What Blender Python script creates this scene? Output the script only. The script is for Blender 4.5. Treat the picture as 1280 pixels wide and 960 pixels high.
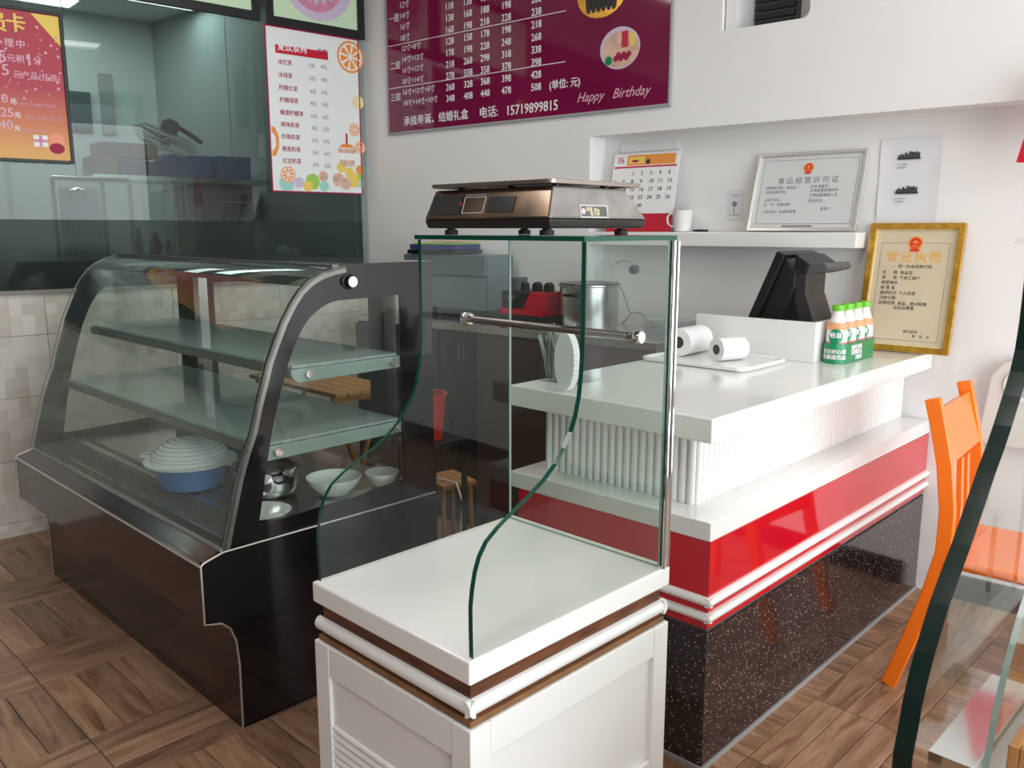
import bpy, bmesh, math, random
import numpy as np
from mathutils import Matrix, Vector
random.seed(7)
for o in list(bpy.data.objects): bpy.data.objects.remove(o)
SC = bpy.context.scene; COL = SC.collection
PI = math.pi

# ---------------------------------------------------------------- camera
F = 1063.0; PITCH = math.radians(10.325); H = 1.45
cd = bpy.data.cameras.new('camera'); cam = bpy.data.objects.new('camera', cd); COL.objects.link(cam)
cd.sensor_fit = 'HORIZONTAL'; cd.sensor_width = 36.0; cd.lens = 36.0 * F / 1280.0
cd.clip_start = 0.02; cd.clip_end = 200
cam.location = (0, 0, H); cam.rotation_euler = (PI / 2 - PITCH, 0, 0)
cd.dof.use_dof = True; cd.dof.focus_distance = 2.4; cd.dof.aperture_fstop = 9
SC.camera = cam
# ---------------------------------------------------------------- world: bright overcast street daylight
w = bpy.data.worlds.new('daylight'); SC.world = w; w.use_nodes = True
bg = w.node_tree.nodes['Background']; bg.inputs[0].default_value = (0.86, 0.93, 1.0, 1); bg.inputs[1].default_value = 1.2
# ---------------------------------------------------------------- exposure
SC.view_settings.view_transform = 'Standard'; SC.view_settings.look = 'None'
SC.view_settings.gamma = 1.0; SC.view_settings.use_curve_mapping = False
SC.view_settings.exposure = 0.18
SC.cycles.max_bounces = 14; SC.cycles.transparent_max_bounces = 40; SC.cycles.glossy_bounces = 6

# ---------------------------------------------------------------- measuring helpers: the plan of the room
def dr(d): t = math.radians(d); return np.array([math.sin(t), math.cos(t), 0.0])
MC = np.array([[1, 0, 0], [0, -math.sin(PITCH), -math.cos(PITCH)], [0, math.cos(PITCH), -math.sin(PITCH)]])
CP = np.array([0, 0, H])
def ray(x, y): return MC.T @ np.array([(x - 640) / F, (y - 480) / F, 1.0])
def onz(x, y, z): d = ray(x, y); return CP + d * ((z - H) / d[2])
def pix(p): c = MC @ (np.array(p) - CP); return (640 + F * c[0] / c[2], 480 + F * c[1] / c[2], c[2])
class Plan:
    """a floor-plan frame: x runs away from the camera to the right, y away to the left"""
    def __init__(s, o, th):
        s.o = np.array([o[0], o[1], 0.0]); s.x = dr(th); s.y = dr(th - 90); s.rz = math.radians(90 - th)
    def loc(s, p): q = np.array(p) - s.o; return (q @ s.x, q @ s.y, q[2])
    def w(s, a, b, z=0): return s.o + s.x * a + s.y * b + np.array([0, 0, z])
    def side(s, x, y, b):
        d = ray(x, y); t = np.dot(s.w(0, b) - CP, s.y) / np.dot(d, s.y); q = s.loc(CP + d * t); return q[0], q[2]
    def front(s, x, y, a):
        d = ray(x, y); t = np.dot(s.w(a, 0) - CP, s.x) / np.dot(d, s.x); q = s.loc(CP + d * t); return q[1], q[2]
    def top(s, x, y, z): q = s.loc(onz(x, y, z)); return q[0], q[1]
    def mat(s, a=0, b=0, z=0, rot=0):
        return Matrix.Translation(Vector(s.w(a, b, z))) @ Matrix.Rotation(s.rz + rot, 4, 'Z')
PC = Plan((0.5133, 2.0858), 43.6)        # counter
PP = Plan((-0.0745, 1.3813), 44.5)       # display pedestal
PK = Plan((-0.7964, 2.2893), 44.5)       # refrigerated case
nb = dr(40.25)
PB = Plan((1.6460 + .06 * nb[0], 3.2231 + .06 * nb[1]), 40.25)   # wall_back, x into the wall, y to the left along it
UP = -0.13                                # face of the upper wall in front of the recess
PL = Plan((-2.4270, 3.8333), 48.3)       # wall_left, x along the wall to the right, y into the kitchen
PD = Plan(onz(1125, 962, .7), 44.5)      # second display case

# ---------------------------------------------------------------- materials
def nt(name):
    m = bpy.data.materials.new(name); m.use_nodes = True; t = m.node_tree
    return m, t, t.nodes, t.links
def mat(name, col, rough=.5, metal=0, noise=0, nscale=8, bump=0, bscale=60, spec=.5, coat=0, emit=None, estr=0, trans=0, ior=1.45, sub=0, randv=0, ncol=None, stretch=None):
    m, t, N, L = nt(name); p = N['Principled BSDF']
    p.inputs['Base Color'].default_value = (*col, 1); p.inputs['Roughness'].default_value = rough; p.inputs['Metallic'].default_value = metal
    p.inputs['Specular IOR Level'].default_value = spec; p.inputs['Coat Weight'].default_value = coat; p.inputs['Coat Roughness'].default_value = .04
    p.inputs['Transmission Weight'].default_value = trans; p.inputs['IOR'].default_value = ior
    if sub: p.inputs['Subsurface Weight'].default_value = sub; p.inputs['Subsurface Radius'].default_value = (.01, .01, .01)
    if emit: p.inputs['Emission Color'].default_value = (*emit, 1); p.inputs['Emission Strength'].default_value = estr
    if noise or bump or randv:
        tc = N.new('ShaderNodeTexCoord'); mp = N.new('ShaderNodeMapping'); L.new(tc.outputs['Object'], mp.inputs[0])
        if stretch: mp.inputs['Scale'].default_value = stretch
    last = None
    if noise:
        n = N.new('ShaderNodeTexNoise'); n.inputs['Scale'].default_value = nscale; n.inputs['Detail'].default_value = 5; L.new(mp.outputs[0], n.inputs[0])
        r = N.new('ShaderNodeValToRGB'); L.new(n.outputs[0], r.inputs[0])
        c2 = ncol or tuple(max(0, c * (1 - noise)) for c in col)
        r.color_ramp.elements[0].position = .3; r.color_ramp.elements[1].position = .7
        r.color_ramp.elements[0].color = (*c2, 1); r.color_ramp.elements[1].color = (*col, 1); last = r.outputs[0]
    if randv:
        oi = N.new('ShaderNodeObjectInfo'); mr = N.new('ShaderNodeMapRange'); L.new(oi.outputs['Random'], mr.inputs[0])
        mr.inputs[3].default_value = 1 - randv; mr.inputs[4].default_value = 1 + randv * .5
        mx = N.new('ShaderNodeVectorMath'); mx.operation = 'SCALE'
        if last is None: mx.inputs[0].default_value = col
        else: L.new(last, mx.inputs[0])
        L.new(mr.outputs[0], mx.inputs['Scale']); last = mx.outputs[0]
    if last is not None: L.new(last, p.inputs['Base Color'])
    if bump:
        n2 = N.new('ShaderNodeTexNoise'); n2.inputs['Scale'].default_value = bscale; n2.inputs['Detail'].default_value = 4; L.new(mp.outputs[0], n2.inputs[0])
        b = N.new('ShaderNodeBump'); b.inputs['Strength'].default_value = bump; b.inputs['Distance'].default_value = .01
        L.new(n2.outputs[0], b.inputs['Height']); L.new(b.outputs[0], p.inputs['Normal'])
    return m
def glass(name, tint, refl=1.0, rough=0.0, ior=1.5):
    """thin architectural glass: tinted see-through plus a mirror reflection on the faces that look outwards"""
    m, t, N, L = nt(name); N.remove(N['Principled BSDF']); out = N['Material Output']
    tr = N.new('ShaderNodeBsdfTransparent'); tr.inputs[0].default_value = (*tint, 1)
    gl = N.new('ShaderNodeBsdfGlossy'); gl.inputs['Roughness'].default_value = rough
    fr = N.new('ShaderNodeFresnel'); fr.inputs[0].default_value = ior
    ge = N.new('ShaderNodeNewGeometry'); inv = N.new('ShaderNodeMath'); inv.operation = 'SUBTRACT'; inv.inputs[0].default_value = refl
    ml = N.new('ShaderNodeMath'); ml.operation = 'MULTIPLY'; ml.use_clamp = True
    L.new(ge.outputs['Backfacing'], inv.inputs[1]); L.new(inv.outputs[0], ml.inputs[0]); L.new(fr.outputs[0], ml.inputs[1])
    mx = N.new('ShaderNodeMixShader'); L.new(ml.outputs[0], mx.inputs[0]); L.new(tr.outputs[0], mx.inputs[1]); L.new(gl.outputs[0], mx.inputs[2])
    L.new(mx.outputs[0], out.inputs[0]); return m
def haze_mix(name, tint, dcol, fac):
    """glass with a film on it: part diffuse, part see-through"""
    m = glass(name, tint); t = m.node_tree; N = t.nodes; L = t.links; out = N['Material Output']
    src = out.inputs[0].links[0].from_socket
    d = N.new('ShaderNodeBsdfDiffuse'); d.inputs[0].default_value = (*dcol, 1)
    mx = N.new('ShaderNodeMixShader'); mx.inputs[0].default_value = fac; L.new(src, mx.inputs[1]); L.new(d.outputs[0], mx.inputs[2]); L.new(mx.outputs[0], out.inputs[0])
    return m

M = {}
M['wall'] = mat('painted plaster', (.84, .83, .815), .55, noise=.02, nscale=3, bump=.02, bscale=25)
M['ceil'] = mat('ceiling paint', (.8, .8, .79), .8)
M['darkwall'] = mat('far shop wall', (.26, .24, .23), .7)
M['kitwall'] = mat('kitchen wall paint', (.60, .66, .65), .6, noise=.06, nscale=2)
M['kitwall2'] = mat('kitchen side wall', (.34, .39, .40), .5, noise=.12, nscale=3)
M['black'] = mat('black gloss panel', (.006, .006, .007), .12, coat=.3)
M['blackmatte'] = mat('black plastic', (.012, .012, .013), .38)
M['panmetal'] = mat('tan brown pan', (.34, .29, .25), .25, metal=.85, noise=.2, nscale=8)
M['blacksoft'] = mat('black rubber', (.012, .012, .013), .6)
M['burg'] = mat('dark burgundy laminate', (.022, .009, .008), .16, noise=.2, nscale=20, coat=.2)
M['greyblack'] = mat('dark grey gloss', (.035, .035, .036), .15)
M['steel'] = mat('brushed steel', (.62, .62, .62), .25, metal=1, noise=.1, nscale=40, stretch=(1, 1, .05))
M['chrome'] = mat('polished chrome', (.8, .8, .8), .07, metal=1)
M['darksteel'] = mat('dark steel', (.12, .105, .10), .25, metal=.8, noise=.15, nscale=20)
M['alu'] = mat('satin aluminium trim', (.55, .54, .52), .3, metal=.8)
M['whitelac'] = mat('white lacquer', (.86, .85, .83), .22, coat=.3, noise=.015, nscale=5)
M['stone'] = mat('white artificial stone', (.87, .86, .84), .16, coat=.3, noise=.02, nscale=6)
M['whitepaint'] = mat('white painted wood', (.83, .82, .80), .3, noise=.02, nscale=6, bump=.02)
M['whitemat'] = mat('white plastic', (.86, .86, .85), .3)
M['paper'] = mat('white paper', (.86, .86, .85), .6)
M['greypaper'] = mat('thin grey paper', (.74, .74, .76), .6)
M['red'] = mat('red gloss panel', (.62, .004, .018), .06, coat=.6)
M['redplastic'] = mat('red plastic', (.42, .03, .02), .35)
M['redgloss'] = mat('red enamel', (.42, .006, .02), .2)
M['crimson'] = mat('crimson print', (.55, .008, .03), .4)
M['orange'] = mat('orange lacquer', (1.0, .20, .008), .25, coat=.3, noise=.05, nscale=3)
M['greenedge'] = mat('green polished glass edge', (.003, .07, .045), .1, spec=.5)
M['darkedge'] = mat('dark green polished glass edge', (.004, .016, .012), .15, spec=.4)
M['clearedge'] = mat('pale polished glass edge', (.22, .29, .26), .15, spec=.8)
M['pane'] = glass('clear pane', (.955, .975, .962), 1.0)
M['cover'] = glass('picture glass', (.985, .985, .985), .6)
M['pane_tint'] = glass('pale green pane', (.88, .925, .90), 1.0)
M['shelfglass'] = haze_mix('frosted green shelf glass', (.80, .88, .85), (.60, .70, .67), .35)
M['curve'] = haze_mix('curved case glass', (.9, .95, .93), (.30, .32, .30), .04)
M['partition'] = glass('tinted partition glass', (.60, .67, .65), 1.1)
M['band'] = mat('ground glass edge band', (.25, .24, .22), .22, metal=.55, noise=.2, nscale=12)
M['rod'] = mat('dull steel tube', (.26, .225, .21), .28, metal=.9)
M['tilejoint'] = mat('tile joint', (.58, .55, .50), .8)
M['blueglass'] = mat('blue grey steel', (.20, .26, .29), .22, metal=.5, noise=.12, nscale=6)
M['doorgloss'] = mat('dark gloss door', (.022, .021, .020), .12, coat=.3)
M['brownpanel'] = mat('dark brown panel', (.075, .05, .045), .35, noise=.12, nscale=9, stretch=(1, 1, .1))
M['carton'] = mat('cardboard', (.55, .40, .20), .8, noise=.1, nscale=10)
M['bluecrate'] = mat('blue plastic', (.04, .17, .50), .4)
M['bluepot'] = mat('blue plastic tub', (.08, .28, .62), .35)
M['boardmag'] = mat('burgundy acrylic board', (.21, .006, .058), .07, coat=.5, noise=.25, nscale=1.6)
M['grey'] = mat('grey paint', (.34, .34, .34), .5)
M['greydark'] = mat('dark grey', (.09, .09, .09), .5)
M['ink'] = mat('black ink', (.03, .03, .03), .6)
M['inkgrey'] = mat('grey ink', (.25, .25, .27), .6)
M['inkred'] = mat('maroon ink', (.36, .01, .06), .6)
M['whiteink'] = mat('white lettering', (.86, .82, .84), .5)
M['pinkink'] = mat('pink lettering', (.75, .42, .52), .5)
M['gold'] = mat('gilt frame', (.78, .42, .06), .28, metal=.75, noise=.35, nscale=40, bump=.1, bscale=90)
M['goldink'] = mat('gold ink', (.85, .50, .10), .5)
M['parch'] = mat('parchment print', (.74, .62, .44), .35, noise=.06, nscale=6)
M['certpaper'] = mat('pale certificate print', (.72, .75, .73), .2, noise=.05, nscale=6)
M['silverframe'] = mat('silver frame', (.75, .73, .70), .2, metal=.7)
M['emred'] = mat('emblem red', (.80, .05, .01), .4)
def postermat():
    m, t, N, L = nt('poster print'); p = N['Principled BSDF']; p.inputs['Roughness'].default_value = .35
    tc = N.new('ShaderNodeTexCoord'); sx_ = N.new('ShaderNodeSeparateXYZ'); L.new(tc.outputs['Generated'], sx_.inputs[0])
    r = N.new('ShaderNodeValToRGB'); L.new(sx_.outputs[1], r.inputs[0]); e = r.color_ramp.elements
    e[0].position = .05; e[0].color = (.72, .36, .07, 1); e[1].position = .5; e[1].color = (.42, .015, .04, 1); k = e.new(.25); k.color = (.60, .16, .05, 1)
    L.new(r.outputs[0], p.inputs['Base Color']); return m
M['posterred'] = postermat()
M['posterpale'] = mat('pale menu print', (.84, .88, .86), .35, noise=.04, nscale=4)
M['limegreen'] = mat('pale green picture ground', (.62, .80, .55), .4)
M['cakepink'] = mat('pink icing print', (.75, .30, .45), .4, noise=.3, nscale=40)
M['plate'] = mat('lilac plate print', (.62, .52, .68), .4)
M['fruito'] = mat('orange slice print', (.85, .30, .05), .5)
M['fruity'] = mat('yellow print', (.85, .62, .12), .5)
M['fruitg'] = mat('green print', (.35, .62, .10), .5)
M['teal'] = mat('teal print', (.35, .68, .62), .5)
M['flesh'] = mat('peach print', (.85, .55, .42), .5, noise=.4, nscale=30)
M['woodcore'] = mat('red brown raw wood', (.20, .065, .025), .5, noise=.7, nscale=14, stretch=(1, 1, 5), bump=.1)
M['woodlight'] = mat('pale wood', (.55, .27, .09), .5, noise=.35, nscale=12, stretch=(1, 6, 6))
M['lipwood'] = mat('brown wood lip', (.28, .13, .055), .45, noise=.4, nscale=18)
M['traywood'] = mat('varnished tray wood', (.42, .17, .035), .3, noise=.25, nscale=10, coat=.3)
M['traywood2'] = mat('yellow tray liner', (.85, .42, .05), .35, noise=.2, nscale=8)
M['bread'] = mat('baked crust', (.80, .50, .14), .5, noise=.4, nscale=9)
M['cream'] = mat('cream bread', (.85, .75, .42), .5, noise=.2, nscale=9)
M['greencap'] = mat('leaf green cap', (.16, .52, .03), .35)
M['greencarton'] = mat('green carton', (.0, .25, .09), .25, coat=.3)
M['milk'] = mat('milky bottle', (.86, .82, .80), .25, sub=.2)
M['labelpeach'] = mat('peach band', (.80, .35, .18), .4)
M['bottlewine'] = mat('pink brown juice', (.50, .26, .24), .3)
M['porcelain'] = mat('porcelain', (.88, .88, .86), .12, coat=.5)
M['beigeplastic'] = mat('beige plastic', (.72, .69, .64), .4)
M['salmon'] = mat('salmon plastic', (.85, .30, .16), .4)
M['lamp'] = mat('lamp diffuser', (.9, .9, .9), .4, emit=(1, .98, .94), estr=6)
M['crumple'] = haze_mix('crumpled wrapper plastic', (.8, .8, .8), (.62, .61, .60), .55)
M['film'] = glass('clear plastic', (.92, .93, .93), .45, rough=.12)
M['cream_tin'] = mat('steel pot', (.42, .42, .41), .2, metal=.9, noise=.15, nscale=5)
M['navy'] = mat('navy folder', (.02, .03, .16), .4)
M['seal'] = mat('joint grout', (.30, .29, .27), .8)
M['shelfrail'] = mat('grey shelf rail', (.16, .155, .15), .3, metal=.5, noise=.1, nscale=20)

def frosted():
    m, t, N, L = nt('frosted partition glass'); N.remove(N['Principled BSDF']); out = N['Material Output']
    r = N.new('ShaderNodeBsdfRefraction'); r.inputs['IOR'].default_value = 1.03; r.inputs['Roughness'].default_value = .22; r.inputs[0].default_value = (.62, .68, .66, 1)
    d = N.new('ShaderNodeBsdfTranslucent'); d.inputs[0].default_value = (.28, .33, .34, 1)
    f = N.new('ShaderNodeBsdfDiffuse'); f.inputs[0].default_value = (.07, .085, .085, 1)
    a = N.new('ShaderNodeMixShader'); a.inputs[0].default_value = .15; L.new(r.outputs[0], a.inputs[1]); L.new(d.outputs[0], a.inputs[2])
    b = N.new('ShaderNodeMixShader'); b.inputs[0].default_value = .30; L.new(a.outputs[0], b.inputs[1]); L.new(f.outputs[0], b.inputs[2])
    g = N.new('ShaderNodeBsdfGlossy'); g.inputs['Roughness'].default_value = .08
    lw = N.new('ShaderNodeFresnel'); lw.inputs[0].default_value = 1.15
    c = N.new('ShaderNodeMixShader'); L.new(lw.outputs[0], c.inputs[0]); L.new(b.outputs[0], c.inputs[1]); L.new(g.outputs[0], c.inputs[2])
    L.new(c.outputs[0], out.inputs[0]); return m
M['frost'] = frosted()
def speckle():
    m, t, N, L = nt('black speckled granite'); p = N['Principled BSDF']; p.inputs['Roughness'].default_value = .13; p.inputs['Coat Weight'].default_value = .3
    tc = N.new('ShaderNodeTexCoord'); v = N.new('ShaderNodeTexVoronoi'); v.inputs['Scale'].default_value = 120; L.new(tc.outputs['Object'], v.inputs[0])
    n = N.new('ShaderNodeTexNoise'); n.inputs['Scale'].default_value = 60; L.new(tc.outputs['Object'], n.inputs[0])
    r = N.new('ShaderNodeMapRange'); L.new(v.outputs['Distance'], r.inputs[0]); r.inputs[1].default_value = .20; r.inputs[2].default_value = .27; r.inputs[3].default_value = 1; r.inputs[4].default_value = 0
    # only some of the chips are pale
    g = N.new('ShaderNodeSeparateColor'); L.new(v.outputs['Color'], g.inputs[0])
    gt = N.new('ShaderNodeMath'); gt.operation = 'GREATER_THAN'; gt.inputs[1].default_value = .45; L.new(g.outputs[0], gt.inputs[0])
    ml = N.new('ShaderNodeMath'); ml.operation = 'MULTIPLY'; L.new(r.outputs[0], ml.inputs[0]); L.new(gt.outputs[0], ml.inputs[1])
    mx = N.new('ShaderNodeMix'); mx.data_type = 'RGBA'; L.new(ml.outputs[0], mx.inputs[0])
    mx.inputs[6].default_value = (.022, .014, .014, 1); mx.inputs[7].default_value = (.42, .38, .36, 1); L.new(mx.outputs[2], p.inputs['Base Color']); return m
M['speckle'] = speckle()
def plankmat():
    m, t, N, L = nt('oak parquet'); p = N['Principled BSDF']; p.inputs['Roughness'].default_value = .38; p.inputs['Coat Weight'].default_value = .05
    tc = N.new('ShaderNodeTexCoord'); oi = N.new('ShaderNodeObjectInfo'); ad = N.new('ShaderNodeVectorMath'); ad.operation = 'MULTIPLY_ADD'
    cx = N.new('ShaderNodeCombineXYZ'); 
    for i in range(3): L.new(oi.outputs['Random'], cx.inputs[i])
    L.new(cx.outputs[0], ad.inputs[0]); ad.inputs[1].default_value = (37, 53, 0); L.new(tc.outputs['Object'], ad.inputs[2])
    mp = N.new('ShaderNodeMapping'); mp.inputs['Scale'].default_value = (2.2, 16, 1); L.new(ad.outputs[0], mp.inputs[0])
    n = N.new('ShaderNodeTexNoise'); n.inputs['Scale'].default_value = 1.6; n.inputs['Detail'].default_value = 8; n.inputs['Roughness'].default_value = .65; n.inputs['Distortion'].default_value = .9; L.new(mp.outputs[0], n.inputs[0])
    r = N.new('ShaderNodeValToRGB'); L.new(n.outputs[0], r.inputs[0]); e = r.color_ramp.elements
    e[0].position = .28; e[0].color = (.085, .036, .016, 1); e[1].position = .72; e[1].color = (.46, .29, .175, 1)
    k = e.new(.45); k.color = (.27, .145, .078, 1); k = e.new(.56); k.color = (.36, .21, .125, 1)
    mr = N.new('ShaderNodeMapRange'); L.new(oi.outputs['Random'], mr.inputs[0]); mr.inputs[3].default_value = .78; mr.inputs[4].default_value = 1.15
    sc = N.new('ShaderNodeVectorMath'); sc.operation = 'SCALE'; L.new(r.outputs[0], sc.inputs[0]); L.new(mr.outputs[0], sc.inputs['Scale']); L.new(sc.outputs[0], p.inputs['Base Color'])
    b = N.new('ShaderNodeBump'); b.inputs['Strength'].default_value = .12; b.inputs['Distance'].default_value = .004; L.new(n.outputs[0], b.inputs['Height']); L.new(b.outputs[0], p.inputs['Normal'])
    return m
M['plank'] = plankmat()
def tilemat():
    m, t, N, L = nt('cream mottled wall tile'); p = N['Principled BSDF']; p.inputs['Roughness'].default_value = .22
    tc = N.new('ShaderNodeTexCoord'); oi = N.new('ShaderNodeObjectInfo')
    ad = N.new('ShaderNodeVectorMath'); ad.operation = 'ADD'; L.new(tc.outputs['Object'], ad.inputs[0]); L.new(oi.outputs['Location'], ad.inputs[1])
    sn = N.new('ShaderNodeVectorMath'); sn.operation = 'SNAP'; sn.inputs[1].default_value = (.05, .05, .05); L.new(tc.outputs['Object'], sn.inputs[0])
    wn = N.new('ShaderNodeTexWhiteNoise'); wn.noise_dimensions = '4D'; L.new(sn.outputs[0], wn.inputs[0]); L.new(oi.outputs['Random'], wn.inputs['W'])
    r = N.new('ShaderNodeValToRGB'); L.new(wn.outputs[0], r.inputs[0]); r.color_ramp.elements[0].color = (.60, .56, .48, 1); r.color_ramp.elements[1].color = (.80, .77, .71, 1)
    L.new(r.outputs[0], p.inputs['Base Color']); return m
M['tile'] = tilemat()

# ---------------------------------------------------------------- mesh builder
class MB:
    def __init__(s): s.v = []; s.f = []
    def add(s, v, f):
        n = len(s.v); s.v += [tuple(map(float, p)) for p in v]; s.f += [tuple(i + n for i in q) for q in f]; return s
    def box(s, x0, x1, y0, y1, z0, z1):
        x0, x1 = min(x0, x1), max(x0, x1); y0, y1 = min(y0, y1), max(y0, y1); z0, z1 = min(z0, z1), max(z0, z1)
        return s.add([(x0, y0, z0), (x1, y0, z0), (x1, y1, z0), (x0, y1, z0), (x0, y0, z1), (x1, y0, z1), (x1, y1, z1), (x0, y1, z1)],
                     [(0, 3, 2, 1), (4, 5, 6, 7), (0, 1, 5, 4), (1, 2, 6, 5), (2, 3, 7, 6), (3, 0, 4, 7)])
    def prism(s, poly, axis, lo, hi):
        """poly in the plane of the two other axes (order x,y,z)"""
        def P(p, t):
            if axis == 'x': return (t, p[0], p[1])
            if axis == 'y': return (p[0], t, p[1])
            return (p[0], p[1], t)
        n = len(poly); v = [P(p, lo) for p in poly] + [P(p, hi) for p in poly]
        f = [tuple(range(n)), tuple(range(2 * n - 1, n - 1, -1))] + [(i, i + n, (i + 1) % n + n, (i + 1) % n) for i in range(n)]
        return s.add(v, f)
    def ring(s, outer, inner, axis, lo, hi):
        """flat ring between two outlines with the same number of points"""
        def P(p, t):
            if axis == 'x': return (t, p[0], p[1])
            if axis == 'y': return (p[0], t, p[1])
            return (p[0], p[1], t)
        n = len(outer); v = [P(p, lo) for p in outer] + [P(p, lo) for p in inner] + [P(p, hi) for p in outer] + [P(p, hi) for p in inner]
        f = []
        for i in range(n):
            j = (i + 1) % n
            f += [(i, j, n + j, n + i), (2 * n + i, 3 * n + i, 3 * n + j, 2 * n + j), (i, 2 * n + i, 2 * n + j, j), (n + i, n + j, 3 * n + j, 3 * n + i)]
        return s.add(v, f)
    def strip(s, path, axis, lo, hi, th):
        """a sheet that follows path (open), thickness th towards the left of the path"""
        pts = [Vector(p) for p in path]; off = []
        for i, p in enumerate(pts):
            a = pts[max(0, i - 1)]; b = pts[min(len(pts) - 1, i + 1)]; d = (b - a).normalized(); off.append(p + Vector((-d.y, d.x)) * th)
        return s.quadpath([tuple(p) for p in pts], [tuple(p) for p in off], axis, lo, hi)
    def quadpath(s, A, B, axis, lo, hi):
        def P(p, t):
            if axis == 'x': return (t, p[0], p[1])
            if axis == 'y': return (p[0], t, p[1])
            return (p[0], p[1], t)
        n = len(A); v = [P(p, lo) for p in A] + [P(p, lo) for p in B] + [P(p, hi) for p in A] + [P(p, hi) for p in B]
        f = [(0, n, 3 * n, 2 * n), (n - 1, 3 * n - 1, 4 * n - 1, 2 * n - 1)]
        for i in range(n - 1):
            j = i + 1
            f += [(i, j, n + j, n + i), (2 * n + i, 3 * n + i, 3 * n + j, 2 * n + j), (i, 2 * n + i, 2 * n + j, j), (n + i, n + j, 3 * n + j, 3 * n + i)]
        return s.add(v, f)
    def tube(s, path, r, n=8, cap=True, rs=None):
        pts = [Vector(p) for p in path]; m = len(pts); v = []; f = []
        up = Vector((0, 0, 1))
        for i, p in enumerate(pts):
            d = (pts[min(m - 1, i + 1)] - pts[max(0, i - 1)]).normalized()
            if abs(d.dot(up)) > .95: up = Vector((1, 0, 0))
            a = d.cross(up).normalized(); b = a.cross(d).normalized(); up = b
            rr = rs[i] if rs else r
            for k in range(n):
                t = 2 * PI * k / n; v.append(p + (a * math.cos(t) + b * math.sin(t)) * rr)
        for i in range(m - 1):
            for k in range(n):
                k2 = (k + 1) % n; f.append((i * n + k, i * n + k2, (i + 1) * n + k2, (i + 1) * n + k))
        if cap: f += [tuple(range(n - 1, -1, -1)), tuple(range((m - 1) * n, m * n))]
        return s.add(v, f)
    def lathe(s, prof, cx=0, cy=0, n=24, axis='z', cz=0):
        """prof: list of (radius, height)"""
        v = []; f = []; m = len(prof)
        for r, h in prof:
            for k in range(n):
                t = 2 * PI * k / n; a, b = r * math.cos(t), r * math.sin(t)
                v.append((cx + a, cy + b, cz + h) if axis == 'z' else (cx + h, cy + a, cz + b) if axis == 'x' else (cx + a, cy + h, cz + b))
        for i in range(m - 1):
            for k in range(n):
                k2 = (k + 1) % n; f.append((i * n + k, i * n + k2, (i + 1) * n + k2, (i + 1) * n + k))
        if prof[0][0] > 1e-5: f.append(tuple(range(n - 1, -1, -1)))
        if prof[-1][0] > 1e-5: f.append(tuple(range((m - 1) * n, m * n)))
        return s.add(v, f)
    def disc(s, cx, cy, r, z0, z1, n=28, ry=None):
        ry = ry or r; return s.prism([(cx + r * math.cos(2 * PI * k / n), cy + ry * math.sin(2 * PI * k / n)) for k in range(n)], 'z', z0, z1)
    def obj(s, name, m, parent=None, smooth=False, bevel=0, mat2=None, pick=None, label=None):
        me = bpy.data.meshes.new(name); me.from_pydata(s.v, [], s.f); me.materials.append(M[m] if isinstance(m, str) else m)
        bm = bmesh.new(); bm.from_mesh(me); bmesh.ops.remove_doubles(bm, verts=bm.verts, dist=1e-6); bmesh.ops.recalc_face_normals(bm, faces=bm.faces)
        if pick:
            me.materials.append(M[mat2])
            for fc in bm.faces:
                if pick(fc): fc.material_index = 1
        bm.to_mesh(me); bm.free()
        if smooth:
            for p in me.polygons: p.use_smooth = True
            try: me.set_sharp_from_angle(angle=math.radians(35))
            except Exception: pass
        o = bpy.data.objects.new(name, me); COL.objects.link(o)
        if parent: o.parent = parent
        if label: o['label'] = label
        if bevel:
            b = o.modifiers.new('bevel', 'BEVEL'); b.width = bevel; b.segments = 2; b.limit_method = 'ANGLE'; b.angle_limit = .7
        return o
def tag(o, label=None, cat=None, group=None, kind=None):
    if label: o['label'] = label
    if cat: o['category'] = cat
    if group: o['group'] = group
    if kind: o['kind'] = kind
    return o
def thing(name, label, cat, mx, group=None):
    o = bpy.data.objects.new(name, None); COL.objects.link(o); o.matrix_world = mx; o.empty_display_size = .1
    return tag(o, label, cat, group)
def struct(name, mx=None):
    o = bpy.data.objects.new(name, None); COL.objects.link(o); o.matrix_world = mx or Matrix(); o['kind'] = 'structure'; return o
def smesh(name, mb, m, mx, **k):
    o = mb.obj(name, m, None, **k); o.matrix_world = mx; o['kind'] = 'structure'; return o
def copy_tree(o, parent=None, mx=None, label=None, group=None):
    c = o.copy(); COL.objects.link(c); c.parent = parent
    if mx is not None: c.matrix_world = mx
    if label: c['label'] = label
    if group: c['group'] = group
    for ch in [x for x in bpy.data.objects if x.parent == o]: copy_tree(ch, c)
    return c
def basis(loc, X, Y, Z):
    m = Matrix((X, Y, Z)).transposed().to_4x4(); m.translation = Vector(loc); return m
def rect(mb, x0, x1, y0, y1, z0, z1): return mb.box(x0, x1, y0, y1, z0, z1)
_fonts = {}
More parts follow.
